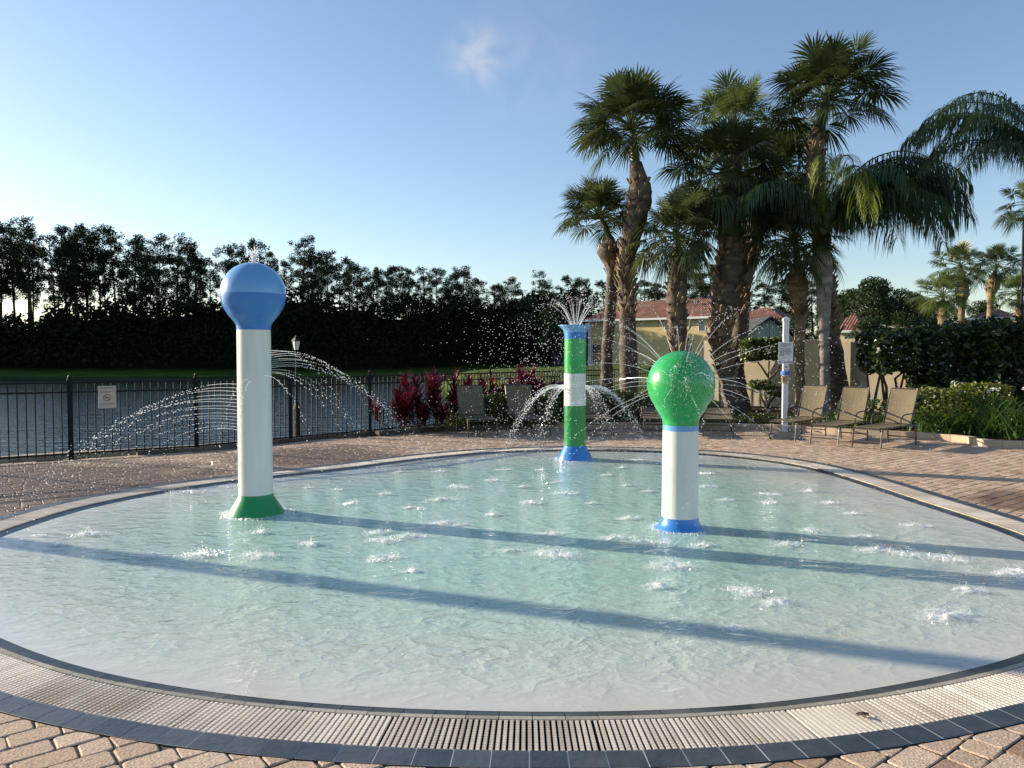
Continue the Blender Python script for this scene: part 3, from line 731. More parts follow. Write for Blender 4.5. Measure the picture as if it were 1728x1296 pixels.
sp = empty('water_spray', (0, 0, 0), label='fountain of fine water rising and arching from the striped funnel column', cat='water spray', group='water sprays from the columns')
for k in range(18):
    az = 2*PI*k/18+random.uniform(-.1, .1); vr = random.uniform(.75, 1.7); mb = MB()
    jet(mb, FT+Vector((math.cos(az)*.06, math.sin(az)*.06, -.03)), (math.cos(az)*vr, math.sin(az)*vr, random.uniform(2.6, 3.5)), .16, r0=.004, rd=.0068, gap=.011, spread=.06)
    mb.build('water_jet', M['drop'], sp)
for az in (185, 200, 168, -12, 5, -30, 235, 300, 60, 120):
    mb = MB(); a = R(az)
    for q in range(5): jet(mb, Vector(fpnt)+Vector((math.cos(a)*.18, math.sin(a)*.18, sz(657, fpnt.y)+q*.01)), (math.cos(a+random.gauss(0, .05))*1.9, math.sin(a+random.gauss(0, .05))*1.9, random.uniform(.5, .9)), .14, r0=.004, rd=.0062, gap=.0075, spread=.035)
    mb.build('water_jet', M['drop'], sp)
mb = MB()
for _ in range(800):
    x = random.gauss(-.75, .75); y = random.gauss(.2, .5); z = random.uniform(0, 1)**.7*2.3; drop(mb, (FT.x+x, FT.y+y, WZ+z), random.uniform(.003, .0085))
tag(mb.build('droplets', M['drop'], sp), kind='stuff')

sp = empty('water_spray', (0, 0, 0), label='burst of straight water jets radiating from the round green head', cat='water spray', group='water sprays from the columns')
ga = PI*(3-math.sqrt(5))
for k in range(46):
    t = (k+.5)/46; el = R(-18+78*t+random.uniform(-5, 5)); az = k*ga
    if el > R(25) and math.sin(az) < -.3 and random.random() < .6: continue
    dr = Vector((math.cos(az)*math.cos(el), math.sin(az)*math.cos(el), math.sin(el))); v = random.uniform(3.3, 4.7); mb = MB()
    if dr.y < -.75: v *= .5
    jet(mb, GC+dr*GR, dr*v, .13 if dr.y > -.5 else .05, r0=.0022, rd=.0044, gap=.0062, spread=.04)
    mb.build('water_jet', M['drop'], sp)
mb = MB()
for _ in range(1100):    # mist clinging to the head and drifting right
    a = Vector((random.gauss(.30, .5), random.gauss(-.9, .35), random.gauss(.25, .45))).normalized(); drop(mb, GC+a*(GR+.006+abs(random.gauss(0, .02))), random.uniform(.0015, .0038))
for _ in range(620):
    drop(mb, (GC.x+random.gauss(.55, .8), GC.y+random.gauss(.3, .6), random.uniform(0, 2.0)), random.uniform(.002, .0055))
tag(mb.build('droplets', M['drop'], sp), kind='stuff')
# falling drops spread over the deck on the left
# splashes
SPL = [(100, 920), (65, 905), (150, 903), (255, 940), (345, 938), (435, 940), (307, 832), (387, 822), (525, 920), (520, 824), (570, 827), (590, 852), (640, 900), (645, 914), (690, 907), (650, 942), (695, 965), (630, 948), (712, 860), (690, 858), (775, 887), (745, 884), (745, 845), (775, 823), (830, 870), (650, 835), (600, 848), (675, 797), (742, 796), (815, 775), (790, 777), (850, 793), (915, 794), (940, 815), (885, 822), (895, 850), (955, 834), (930, 902), (860, 930), (938, 937), (1050, 790), (1025, 803), (1058, 820), (1095, 830), (1062, 876), (1078, 777), (1040, 910), (1135, 957), (1108, 992), (1120, 918), (1090, 918), (1188, 922), (1225, 845), (1190, 800), (1192, 822), (1300, 835), (1365, 830), (1298, 850), (1370, 897), (1440, 868), (1330, 920), (1460, 908), (1545, 888), (1530, 937), (1630, 998), (1655, 1000), (1700, 972), (1720, 967), (1235, 1062), (1310, 1018), (1595, 1042), (1600, 945), (440, 900), (830, 812), (1000, 850), (1400, 850), (1480, 930), (1260, 1000)]
def foam_mat():
    m = bpy.data.materials.new('lace_foam'); m.use_nodes = True; nt = m.node_tree; L = nt.links; bs = nt.nodes['Principled BSDF']
    bs.inputs['Base Color'].default_value = (.93, .94, .93, 1); bs.inputs['Roughness'].default_value = .5
    tc = nd(nt, 'ShaderNodeTexCoord'); ge = nd(nt, 'ShaderNodeNewGeometry')
    n1 = nd(nt, 'ShaderNodeTexNoise'); n1.inputs['Scale'].default_value = 26; n1.inputs['Detail'].default_value = 6; n1.inputs['Roughness'].default_value = .7; L.new(ge.outputs['Position'], n1.inputs[0])
    at = nd(nt, 'ShaderNodeAttribute', attribute_name='edge')
    a = nd(nt, 'ShaderNodeMath', operation='SUBTRACT'); L.new(n1.outputs[0], a.inputs[0]); L.new(at.outputs['Fac'], a.inputs[1])
    mr = nd(nt, 'ShaderNodeMapRange'); mr.inputs[1].default_value = -.02; mr.inputs[2].default_value = .42; mr.inputs[4].default_value = .9; L.new(a.outputs[0], mr.inputs[0]); L.new(mr.outputs[0], bs.inputs['Alpha'])
    return m
M['lace'] = foam_mat()
built = []
for k in range(8):
    root = empty('splash', (0, 0, 0)); R0 = .11+.013*k; mb = MB(); vs = [(0, 0, .007)]; ed = [.18]; na, nr_ = 28, 7
    for i in range(1, nr_+1):
        for j in range(na):
            a = 2*PI*j/na; rr_ = R0*i/nr_*(1+.35*noise.noise(Vector((math.cos(a)*1.3+k*7, math.sin(a)*1.3, 0)))); vs.append((rr_*math.cos(a)*1.5, rr_*math.sin(a), .001+max(0, .022*(1-i/nr_)*(1+1.5*noise.noise(Vector((rr_*math.cos(a)*22, rr_*math.sin(a)*22, k))))))); ed.append(.18+.50*(i/nr_)**1.2)
    mb.add(vs, [(0, 1+j, 1+(j+1) % na) for j in range(na)]+[(1+(i-1)*na+j, 1+i*na+j, 1+i*na+(j+1) % na, 1+(i-1)*na+(j+1) % na) for i in range(1, nr_) for j in range(na)])
    fo = mb.build('foam', M['lace'], root, smooth=True); fo.data.attributes.new('edge', 'FLOAT', 'POINT').data.foreach_set('value', ed)
    mb = MB()
    for _ in range(150):
        a = random.uniform(0, 2*PI); r = R0*abs(random.gauss(0, .45)); hh = max(0, (1-r/R0))*random.random()**1.6*.085
        drop(mb, (r*math.cos(a)*1.4, r*math.sin(a), .004+hh), random.uniform(.0015, .0042))
    for _ in range(26):
        a = random.uniform(0, 2*PI); r = R0*random.uniform(0, .7); b = random.uniform(0, 6.28); l = random.uniform(.008, .03); x, y = r*math.cos(a)*1.3, r*math.sin(a)
        mb.tube([(x, y, .004), (x+l*math.cos(b)*.5, y+l*math.sin(b)*.5, .012+l*.6), (x+l*math.cos(b), y+l*math.sin(b), .008)], [.0022, .0018, .0008], 4)
    tag(mb.build('droplets', M['drop'], root), kind='stuff'); built.append(root)
for i, (px, py) in enumerate(SPL):
    p = G(px, py, WZ)
    o = built[i] if i < 8 else copy_tree(built[i % 8])
    o.location = p; o.rotation_euler = (0, 0, random.uniform(-.5, .5)); sc_ = random.uniform(.6, 1.15)*(1.0 if py > 860 else .95); o.scale = (sc_*1.1, sc_, sc_)
    tag(o, label='small white splash of falling water on the pale turquoise pool', cat='splash', group='splashes on the pool surface')
def foam_ring(p, r, name, lab):
    mb = MB()
    for _ in range(520):
        a = random.uniform(0, 2*PI); rr_ = r+abs(random.gauss(0, .035)); drop(mb, (rr_*math.cos(a), rr_*math.sin(a), random.uniform(0, .012)), random.uniform(.002, .007))
    mb.build(name, M['drop'], loc=p, label=lab, cat='foam')
foam_ring(bp, .30, 'foam', 'thin white foam around the dark green foot of the tallest column')
foam_ring(gp, .245, 'foam', 'white swirl of foam around the blue foot of the green headed column')
foam_ring(fpnt, .29, 'foam', 'thin foam around the blue foot of the striped column')

# ------------------------------------------------------------------ sun loungers
def make_lounger(back_deg=62):
    root = empty('sun_lounger', (0, 0, 0)); wd = .275; zs = .37; L1 = 1.18; bl = .71
    a = R(back_deg); hb = Vector((0, L1, zs)); tb = hb+Vector((0, math.cos(a)*bl, math.sin(a)*bl))
    nrm = Vector((0, -math.sin(a), math.cos(a)))
    def sling(p0, p1, wdt, sag, nn, n=14):
        mb = MB(); vs = []
        for lay in (0, -.006):
            for i in range(n+1):
                t = i/n; c = p0.lerp(p1, t)
                for j in range(7):
                    u = j/6*2-1; vs.append(c+Vector((u*wdt, 0, 0))-nn*(sag*(1-u*u)*math.sin(PI*min(1, max(0, t)))**.5)+nn*(lay+.012))
        fs = []; o = (n+1)*7
        for i in range(n):
            for j in range(6):
                k = i*7+j; fs += [(k, k+1, k+8, k+7), (o+k+7, o+k+8, o+k+1, o+k)]
        for i in range(n): fs += [(i*7, i*7+7, o+i*7+7, o+i*7), (i*7+6, o+i*7+6, o+i*7+13, i*7+13)]
        fs += [(j, o+j, o+j+1, j+1) for j in range(6)]+[(n*7+j+1, o+n*7+j+1, o+n*7+j, n*7+j) for j in range(6)]
        mb.add(vs, fs); return mb
    sling(Vector((0, .0, zs)), hb, wd, .02, Vector((0, 0, 1))).build('seat', M['sling'], root, smooth=False)
    sling(hb+Vector((0, .02, .02)), tb, wd, .022, nrm).build('backrest', M['sling'], root)
    for s in (-1, 1):
        mb = MB(); x = s*(wd+.012)
        mb.tube([(x, .02, zs-.05), (x, .0, zs-.015), (x, .05, zs), (x, L1, zs), (x, L1+.32, zs-.02)], .015, 8)
        mb.build('side_rail', M['bronze'], root)
        mb = MB(); mb.tube([(x, L1, zs+.01), (x, tb.y, tb.z), (x-s*.03, tb.y+.012, tb.z+.02)], .014, 8); mb.build('back_frame', M['bronze'], root)
        for yy, kk in ((.06, -.05), (L1+.20, .04)):
            mb = MB(); mb.tube([(x+s*.004, yy+.06*(1 if kk < 0 else -1), zs-.012), (x+s*.006, yy+.01, zs-.03), (x+s*.008, yy+kk*.2, zs-.10), (x+s*.01, yy+kk, 0)], .015, 8); mb.build('leg', M['bronze'], root)
        mb = MB(); arm0 = hb+(tb-hb)*.34
        mb.tube([(x+s*.02, arm0.y, arm0.z), (x+s*.03, arm0.y-.10, arm0.z+.0), (x+s*.03, L1-.25, zs+.21), (x+s*.03, L1-.36, zs+.19), (x+s*.02, L1-.42, zs+.12), (x+s*.016, L1-.42, zs)], .014, 8); mb.build('armrest', M['bronze'], root)
    for p0_, p1_, r_ in [((-wd-.012, yy, z), (wd+.012, yy, z), .011) for yy, z in ((.0, zs-.02), (L1*.5, zs-.025), (.03, .13), (L1+.2, .13))]+[((-wd, tb.y+.012, tb.z+.018), (wd, tb.y+.012, tb.z+.018), .013)]:
        mb = MB(); mb.tube([p0_, p1_], r_, 7); mb.build('crossbar', M['bronze'], root)
    for s in (-1, 1):
        mb = MB(); mb.tube([(s*wd*.8, L1+.12, zs-.01), (s*wd*.8, hb.y+math.cos(a)*.45, zs+math.sin(a)*.43)], .01, 6); mb.build('back_strut', M['bronze'], root)
    return root
raised = make_lounger(64); flat = make_lounger(8); usedr = [0, 0]
LG = [((815, 739), (-.24, 1), 0, 'tan sling lounger beside the red-leaved plants, farthest left of the row'),
      ((906, 737), (-.26, 1), 0, 'tan sling lounger just left of the striped spray column, second from the left'),
      ((1012, 737), (-.08, 1), 0, 'tan sling lounger half hidden behind the striped spray column'),
      ((1112, 737), (.12, 1), 1, 'tan sling lounger lying flat, seen left of the green headed column'),
      ((1212, 738), (.25, 1), 1, 'tan sling lounger lying flat, seen right of the green headed column'),
      ((1320, 743), (.95, .95), 0, 'tan sling lounger with raised back beside the white sign post'),
      ((1390, 752), (.85, .85), 0, 'tan sling lounger with raised back, middle one of the three on the right'),
      ((1461, 758), (1.15, .95), 0, 'tan sling lounger with raised back, farthest right beside the strap-leaved plants')]
for (px, py), hd, kind, lab in LG:
    src = (raised, flat)[kind]; o = src if not usedr[kind] else copy_tree(src); usedr[kind] = 1
    p = G(px, py, 0); o.location = (p.x, p.y, .002); o.rotation_euler = (0, 0, -math.atan2(hd[0], hd[1]))
    o.scale = (.86, 1, 1) if px > 1300 else (1, 1, .97)
    tag(o, label=lab, cat='sun lounger', group='sun loungers along the planting bed')

# ------------------------------------------------------------------ sign post
q = G(1324, 728, 0); dd = q.y
post = empty('sign_post', (q.x, q.y, 0), -.12, label='tall white square post with a cap, carrying pool rules, behind the loungers', cat='post')
zt = P(1326, 534, dd).z; w_ = .055
mb = MB(); mb.box(-w_, w_, -w_, w_, 0, zt-.10); mb.build('shaft', M['vinyl'], post)
mb = MB(); mb.box(-w_-.015, w_+.015, -w_-.015, w_+.015, zt-.10, zt-.05); mb.add([(-w_-.015, -w_-.015, zt-.049), (w_+.015, -w_-.015, zt-.049), (w_+.015, w_+.015, zt-.049), (-w_-.015, w_+.015, zt-.049), (0, 0, zt)], [(0, 1, 4), (1, 2, 4), (2, 3, 4), (3, 0, 4)])
mb.box(-w_-.008, w_+.008, -w_-.008, w_+.008, zt-.42, zt-.39); mb.build('cap', M['vinyl'], post)
zb = P(1324, 614, dd).z; z1 = P(1324, 577, dd).z
sg = empty('rules_sign', (q.x-.01, q.y, zb), -.12, label='white pool rules board with black print fixed to the white post', cat='sign')
mb = MB(); mb.box(-.155, .155, -w_-.012, -w_-.004, 0, z1-zb); mb.build('board', M['signwhite'], sg)
mb = MB(); Mx = Matrix.Translation((0, -w_-.014, 0)); hgt = z1-zb
lines_of_print(mb, [(hgt-.045-.028*i, f) for i, f in enumerate((.9, .95, .5, .0, .85, .95, .95, .9, .8, .3))], -.13, .13, Mx, .011)
text_mesh('NO DIVING', .058, mb, Matrix.Translation((0, -w_-.016, .022)) @ RX @ Matrix.Scale(1, 4)); mb.build('lettering', M['ink'], sg)
bx = empty('call_box', (q.x-.01, q.y, zb-.14), -.12, label='small white box with a dark button fixed below the rules board', cat='box')
mb = MB(); mb.box(-.06, .06, -w_-.05, -w_-.002, .02, .13); mb.build('case', M['vinyl'], bx)
mb = MB(); mb.tube([(0, -w_-.052, .07), (0, -w_-.062, .07)], .02, 12); mb.build('button', M['ink'], bx)
rb = empty('rope_coil', (q.x, q.y, zb-.24), label='blue rope wound around the white post below the call box', cat='rope')
mb = MB()
mb.tube([( .088*math.cos(a*.35), .088*math.sin(a*.35), a*.0007) for a in range(0, 110)], .011, 6); mb.build('coil', M['bluerope'], rb)
bb = empty('dispenser', (q.x-.04, q.y-w_-.035, zb-.42), -.12, label='little tan dispenser box on the white post below the blue rope', cat='box')
mb = MB(); mb.box(-.06, .05, -.035, .033, 0, .14); mb.box(-.065, .055, -.04, .033, .142, .158); mb.build('case', M['brass'], bb)

# ------------------------------------------------------------------ foliage tools
def rand_unit(n):
    v = rng.normal(size=(n, 3)); return v/np.linalg.norm(v, axis=1)[:, None]
def leaf_quads(C, size, flat=.0, aspect=.45, up=None):
    """diamond leaves at points C (n,3)"""
    n = len(C); a = rand_unit(n); b = rand_unit(n)
    if flat: a[:, 2] *= (1-flat); a /= np.linalg.norm(a, axis=1)[:, None]
    b = b-a*(a*b).sum(1)[:, None]; b /= np.linalg.norm(b, axis=1)[:, None]
    s = (size*rng.uniform(.6, 1.25, n))[:, None]
    V = np.stack([C-a*s, C-b*s*aspect, C+a*s, C+b*s*aspect], 1); return V
def clump(mb, c, r, n, size, flat=.4, sq=(1, 1, .7), shell=.5):
    d = rand_unit(n); rad = (shell+(1-shell)*rng.random(n)**.6)[:, None]
    C = np.array(c)+d*rad*np.array(sq)*r
    mb.addnp(leaf_quads(C, size, flat), 4, np.clip(rng.normal(.45, .28, n), 0, 1))

def pine_variant(h, seed, dens=1.0, wide=1.0):
    random.seed(seed); root = empty('pine_tree', (0, 0, 0)); tr = MB(); cr = MB()
    lean = (random.gauss(0, .025), random.gauss(0, .02)); tp = lambda z: Vector((lean[0]*z+.15*math.sin(z*.35+seed), lean[1]*z, z))
    tr.tube([tp(h*i/10) for i in range(11)], [.24*(1-.78*i/10) for i in range(11)], 7)
    z = h*random.uniform(.40, .56); k = 0
    while z < h*.99:
        f = (z/h-.45)/.55; Lr = wide*(2.6*(1-abs(f-.45)*1.2)+.5)*random.uniform(.55, 1.15)*(h/20)
        az = k*2.4+random.uniform(-.5, .5); b = tp(z); e = b+Vector((math.cos(az)*Lr, math.sin(az)*Lr, Lr*random.uniform(.1, .75)))
        mid = b.lerp(e, .55)+Vector((0, 0, -.12)); tr.tube([b, mid, e], [.07, .045, .02], 4)
        for q in range(random.choice((2, 3, 3))):
            c = b.lerp(e, random.uniform(.5, 1.08))+Vector((random.gauss(0, .4), random.gauss(0, .4), random.gauss(.1, .55)))
            r = random.uniform(.45, .95)*(h/20)*wide; clump(cr, c, r, int(120*dens*r*r+30), .155, .2, (1, 1, .85), .2)
        z += h*random.uniform(.016, .030); k += 1
    clump(cr, tp(h), .9, int(130*dens), .2, .3, (1, 1, .8), .2)
    tr.build('trunk', M['pinebark'], root); cr.build('crown', M['pine'], root)
    return root
PV = [(pine_variant(20, 11+i, (1, .75, 1.2, .6, 1.0, .85, 1.15)[i], (1, .85, 1.15, .75, 1.05, .9, 1.25)[i]), 20) for i in range(7)]
PVU = [0]*7
LOC = ['left part of the lake bank', 'bank behind the tallest spray column', 'middle of the far lake bank', 'bank left of the striped column', 'woods above the yellow house']
def place_tree(V, U, i, px, ytop, depth, cat, lab, group, zb=None, sxy=1):
    o, h = V[i]; o = o if not U[i] else copy_tree(o); U[i] = 1
    b = P(px, 600, depth); zb = terr(b.x, b.y)-.1 if zb is None else zb; zt = P(px, ytop, depth).z; s = (zt-zb)/h
    o.location = (b.x, b.y, zb); o.scale = (s*sxy, s*sxy, s); o.rotation_euler = (0, 0, random.uniform(0, 6.28)); tag(o, label=lab, cat=cat, group=group); return o
random.seed(5)
TT = [(-40, 395), (3, 383), (48, 392), (97, 397), (128, 402), (150, 383), (172, 398), (225, 400), (243, 412), (268, 404), (300, 396), (318, 412), (335, 420), (395, 418), (432, 410), (455, 425), (512, 407), (528, 425), (552, 428), (590, 436), (602, 450), (640, 455), (668, 449), (688, 455), (716, 452), (737, 455), (760, 463), (775, 456), (812, 472), (840, 480), (860, 472), (906, 458), (922, 478), (962, 466), (985, 472)]
names = lambda px: ('tall pine in the left part of the far lake bank' if px < 180 else 'tall pine on the far bank left of the blue headed column' if px < 370 else 'tall pine directly behind the blue headed column' if px < 480 else 'tall pine on the far bank just right of the blue headed column' if px < 610 else 'tall pine in the middle of the far lake bank' if px < 780 else 'tall pine on the far bank left of the striped column')
for k, (px, yt) in enumerate(TT):
    yt += 4
    dp = random.uniform(108, 117)+max(0, (px-600)*.03)
    place_tree(PV, PVU, k % 7, px, yt, dp, 'pine tree', names(px), 'pine trees along the far lake bank', sxy=.95 if px < 760 else 1.15)
for k in range(44):                                     # second row, lower
    px = -330+k*30+random.uniform(-9, 9); yt = np.interp(px, [-400, 0, 200, 420, 560, 700, 800, 1000], [400, 412, 425, 436, 445, 474, 492, 496])+random.uniform(-8, 16)
    place_tree(PV, PVU, (k*3+1) % 7, px, yt, random.uniform(117, 127)+max(0, (px-600)*.03), 'pine tree', 'slimmer back row pine '+names(px).split(' ', 2)[2] if 0 < px < 1000 else 'pine outside the left edge of the photo', 'pine trees along the far lake bank', sxy=.9)
for k in range(26):                                      # beyond the left edge (they shade the lake and bank)
    a = k/25; x = -52-120*a; y = 110-72*a*a+random.uniform(-5, 5); o = copy_tree(PV[k % 7][0]); s = random.uniform(.85, 1.05)
    o.location = (x-random.uniform(0, 8), y+5, .2); o.scale = (s, s, s); o.rotation_euler = (0, 0, k); tag(o, label='pine of the woods beyond the left edge of the photo', cat='pine tree', group='pine trees along the far lake bank')

# dark undergrowth under the pines
def undergrowth():
    mb = MB(); core = MB(); prof = ([-900, -400, 0, 60, 100, 200, 300, 400, 480, 600, 700, 780, 830, 900, 1020], [505, 505, 540, 545, 520, 516, 520, 510, 508, 515, 518, 512, 515, 505, 512])
    n = 52000
    px = rng.uniform(-900, 1010, n); dp = rng.uniform(103, 113, n)+np.maximum(0, (px-600)*.03)
    x = (px-864)/F*dp; yt = np.interp(px, *prof)
    H_ = 1.65+(600-yt)/F*dp
    bump = np.array([noise.noise(Vector((a*.16, b*.16, 0)))*2.6+noise.noise(Vector((a*.55, b*.55, 4)))*1.8+abs(noise.noise(Vector((a*1.4, b*.6, 7))))*1.6 for a, b in zip(x, dp)])
    top = H_+bump-(np.abs(dp-108-np.maximum(0, (px-600)*.03))/5)**2*1.8
    t = rng.random(n)**.7
    front = rng.random(n) < .55
    z = np.where(front, .3+(top-.3)*t, top-rng.random(n)*1.2)
    # front faces bulge
    dfront = dp.copy(); base = 103.5+np.maximum(0, (px-600)*.03)+np.array([noise.noise(Vector((a*.3, c*.35, 9)))*1.6 for a, c in zip(x, z)])+1.6*(z/H_)**2*1.5
    y = np.where(front, base+rng.random(n)*.8, dfront)
    x = (px-864)/F*y
    C = np.stack([x, y, z], 1); mb.addnp(leaf_quads(C, .30, .2, .55), 4, np.clip(rng.normal(.4, .3, n), 0, 1))
    # bumpy solid core
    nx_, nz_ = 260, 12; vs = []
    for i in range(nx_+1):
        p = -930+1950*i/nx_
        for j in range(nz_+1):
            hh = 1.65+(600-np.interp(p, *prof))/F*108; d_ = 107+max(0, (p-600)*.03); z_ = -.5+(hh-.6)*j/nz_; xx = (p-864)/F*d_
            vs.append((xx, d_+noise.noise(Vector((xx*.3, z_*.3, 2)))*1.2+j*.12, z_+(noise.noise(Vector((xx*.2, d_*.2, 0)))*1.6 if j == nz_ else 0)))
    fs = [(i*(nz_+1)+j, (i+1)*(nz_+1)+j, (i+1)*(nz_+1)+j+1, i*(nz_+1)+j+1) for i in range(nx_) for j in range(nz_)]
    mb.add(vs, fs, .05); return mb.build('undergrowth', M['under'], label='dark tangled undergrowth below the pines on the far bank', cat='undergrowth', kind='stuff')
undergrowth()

# broad rounded trees behind the houses
def broad_variant(seed, mtr=None, lump=1.0):
    random.seed(seed); root = empty('broadleaf_tree', (0, 0, 0)); tr = MB(); cr = MB(); h = 10
    tr.tube([(0, 0, 0), (.1, 0, 2), (.2, .1, 4), (.1, 0, 6.5)], [.35, .28, .2, .1], 8)
    for k in range(20):
        az = k*2.4; f = random.random(); z = 3.0+6.0*f; r = 3.2*math.sin(PI*(.25+.68*f))*random.uniform(.6, 1); c = Vector((math.cos(az)*r, math.sin(az)*r, z))
        tr.tube([(0.1, 0, 2.5+3*f), c.lerp(Vector((0, 0, z-1)), .4), c], [.12, .07, .03], 5)
        rr = random.uniform(1.0, 1.75); clump(cr, c, rr, int(260*rr*rr), .17, .2, (1, 1, .8), .55)
    tr.build('trunk', M['pinebark'], root); cr.build('crown', mtr or M['oak'], root); return root
BV = [(broad_variant(31+i), 10.2) for i in range(3)]; BVU = [0]*3
for k, (px, yt, dp, sx, lab) in enumerate([
    (1468, 466, 88, 1.0, 'dark round tree, tallest above the wall between the palms and the right hedge'), (1432, 482, 92, .9, 'dark round tree just right of the feathery palm trunk'),
    (1513, 478, 90, .9, 'dark round tree left of the distant palm group'), (1545, 492, 84, .8, 'low dark tree at the foot of the distant palms'), (1404, 490, 96, .8, 'dark tree seen behind the feathery palm trunk'),
    (1585, 500, 96, 1, 'dark tree behind the short distant palm'), (1660, 505, 100, 1.1, 'dark tree behind the small tiled roof at right'), (1760, 500, 95, 1.1, 'dark tree beyond the right edge of the photo'),
    (1470, 527, 50, 1.0, 'sunlit rounded bush-like tree above the cream wall'), (1350, 525, 72, .9, 'low tree above the outbuilding gable'), (938, 500, 100, .8, 'dark tree behind the funnel of the striped column'), (975, 505, 108, .8, 'dark tree at the left end of the yellow house'), (890, 500, 112, 1, 'dark rounded tree left of the striped column funnel')]):
    place_tree(BV, BVU, k % 3, px, yt, dp, 'tree', lab, 'rounded trees behind the pool wall', sxy=sx)
for k, (px, yt) in enumerate([(1085, 477), (1108, 483), (1172, 467), (1192, 462), (1205, 470), (1268, 474), (1290, 481), (1312, 476), (1335, 488), (1370, 480), (1235, 475), (1145, 480), (1055, 480), (1020, 478)]):
    place_tree(PV, PVU, (k*2) % 7, px, yt, random.uniform(124, 136), 'pine tree', 'distant pine rising above the roofs, between the palm trunks' if px < 1250 else 'distant pine above the outbuilding gable', 'distant pines above the roofs', sxy=1.5)

# ------------------------------------------------------------------ houses
def wallbox(mb, x0, x1, y0, y1, z0, z1): mb.box(x0, x1, y0, y1, z0, z1)
def hiproof(mb, x0, x1, y0, y1, z, zr, hip=None, ov=.5, th=.16):
    x0 -= ov; x1 += ov; y0 -= ov; y1 += ov; yc = (y0+y1)/2; hp = hip if hip is not None else (y1-y0)/2
    mb.add([(x0, y0, z), (x1, y0, z), (x1, y1, z), (x0, y1, z), (x0, y0, z+th), (x1, y0, z+th), (x1, y1, z+th), (x0, y1, z+th), (x0+hp, yc, zr), (x1-hp, yc, zr)],
           [(3, 2, 1, 0), (0, 1, 5, 4), (1, 2, 6, 5), (2, 3, 7, 6), (3, 0, 4, 7), (4, 5, 9, 8), (5, 6, 9), (6, 7, 8, 9), (7, 4, 8)])
def window(root, x0, x1, y, z0, z1, pane=M['glass']):
    mb = MB(); t = .09
    mb.box(x0-t, x1+t, y-.05, y+.02, z1, z1+t); mb.box(x0-t, x1+t, y-.07, y+.02, z0-t, z0); mb.box(x0-t, x0, y-.048, y+.02, z0, z1); mb.box(x1, x1+t, y-.048, y+.02, z0, z1); mb.box(x0, x1, y-.04, y+.02, (z0+z1)/2-.04, (z0+z1)/2+.04)
    f = mb.build('window', M['trim'], root); mb = MB(); mb.box(x0, x1, y-.015, y+.01, z0, z1); mb.build('pane', pane, f); return f
D = 97.0
X = lambda px, d=D: (px-864)/F*d
Z = lambda py, d=D: 1.65+(600-py)/F*d
PH = R(36)
def XU(px, d, c, ph=PH): k = (px-864)/F; o_ = (c-864)/F*d; return (k*d-o_)/(math.cos(ph)+k*math.sin(ph))
hs = empty('house', (X(1100), D, 0), -PH, label='long two storey yellow stucco house with a red tiled hip roof', cat='house')
mb = MB(); mb.box(XU(994, D, 1100), XU(1228, D, 1100), 0, 9, -1, Z(540)); mb.box(XU(994, D, 1100)-.02, XU(1228, D, 1100)+.02, -.06, -.001, Z(575), Z(573)); mb.build('wall', M['yellow'], hs)
mb = MB(); hiproof(mb, XU(994, D, 1100), XU(1220, D, 1100), 0, 9, Z(539), Z(503), hip=4.2, ov=.7); mb.build('roof', M['roof'], hs)
mb = MB(); mb.box(XU(994, D, 1100)-.75, XU(1220, D, 1100)+.75, -.82, -.71, Z(539)-.12, Z(539)+.14); mb.build('gutter', M['trim'], hs)
mb = MB(); mb.box(XU(994, D, 1100)-.12, XU(998, D, 1100), -.10, -.001, -1, Z(540)-.1); mb.build('downpipe', M['trim'], hs)
window(hs, XU(1122, D, 1100), XU(1131, D, 1100), 0, Z(557), Z(541)); window(hs, XU(1179, D, 1100), XU(1189, D, 1100), 0, Z(560), Z(541)); window(hs, XU(1045, D, 1100), XU(1049, D, 1100), 0, Z(600), Z(580))
window(hs, XU(1000, D, 1100), XU(1015, D, 1100), 0, .75, Z(581)); window(hs, XU(1160, D, 1100), XU(1168, D, 1100), 0, Z(604), Z(583))
mb = MB(); mb.box(XU(1010, D, 1100), XU(1016, D, 1100), 3.4, 3.9, Z(515), Z(509)); mb.box(XU(1150, D, 1100), XU(1165, D, 1100), 2.2, 2.6, Z(512), Z(509)); mb.build('roof_vent', M['darkroof'], hs)
# dark neighbour at left end
hd = empty('house', (X(955, 104), 104, 0), label='dark grey building end behind the striped column', cat='house')
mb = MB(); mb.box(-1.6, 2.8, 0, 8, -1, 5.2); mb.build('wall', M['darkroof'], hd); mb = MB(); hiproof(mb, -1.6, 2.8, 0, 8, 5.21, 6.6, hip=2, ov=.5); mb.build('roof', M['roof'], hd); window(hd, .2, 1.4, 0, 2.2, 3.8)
# house behind with red roof to the right of the big palm
h2 = empty('house', (X(1285, 86), 86, 0), -PH, label='house with a red tiled roof right of the thick palm trunk', cat='house')
mb = MB(); mb.box(XU(1236, 86, 1285), XU(1312, 86, 1285), 0, 7, -1, Z(539, 86)); mb.build('wall', M['board'], h2)
mb = MB(); hiproof(mb, XU(1236, 86, 1285), XU(1312, 86, 1285), 0, 7, Z(538.5, 86), Z(516, 86), hip=2.8, ov=.6); mb.build('roof', M['roof'], h2); window(h2, XU(1247, 86, 1285), XU(1253, 86, 1285), 0, Z(560, 86), Z(545, 86))
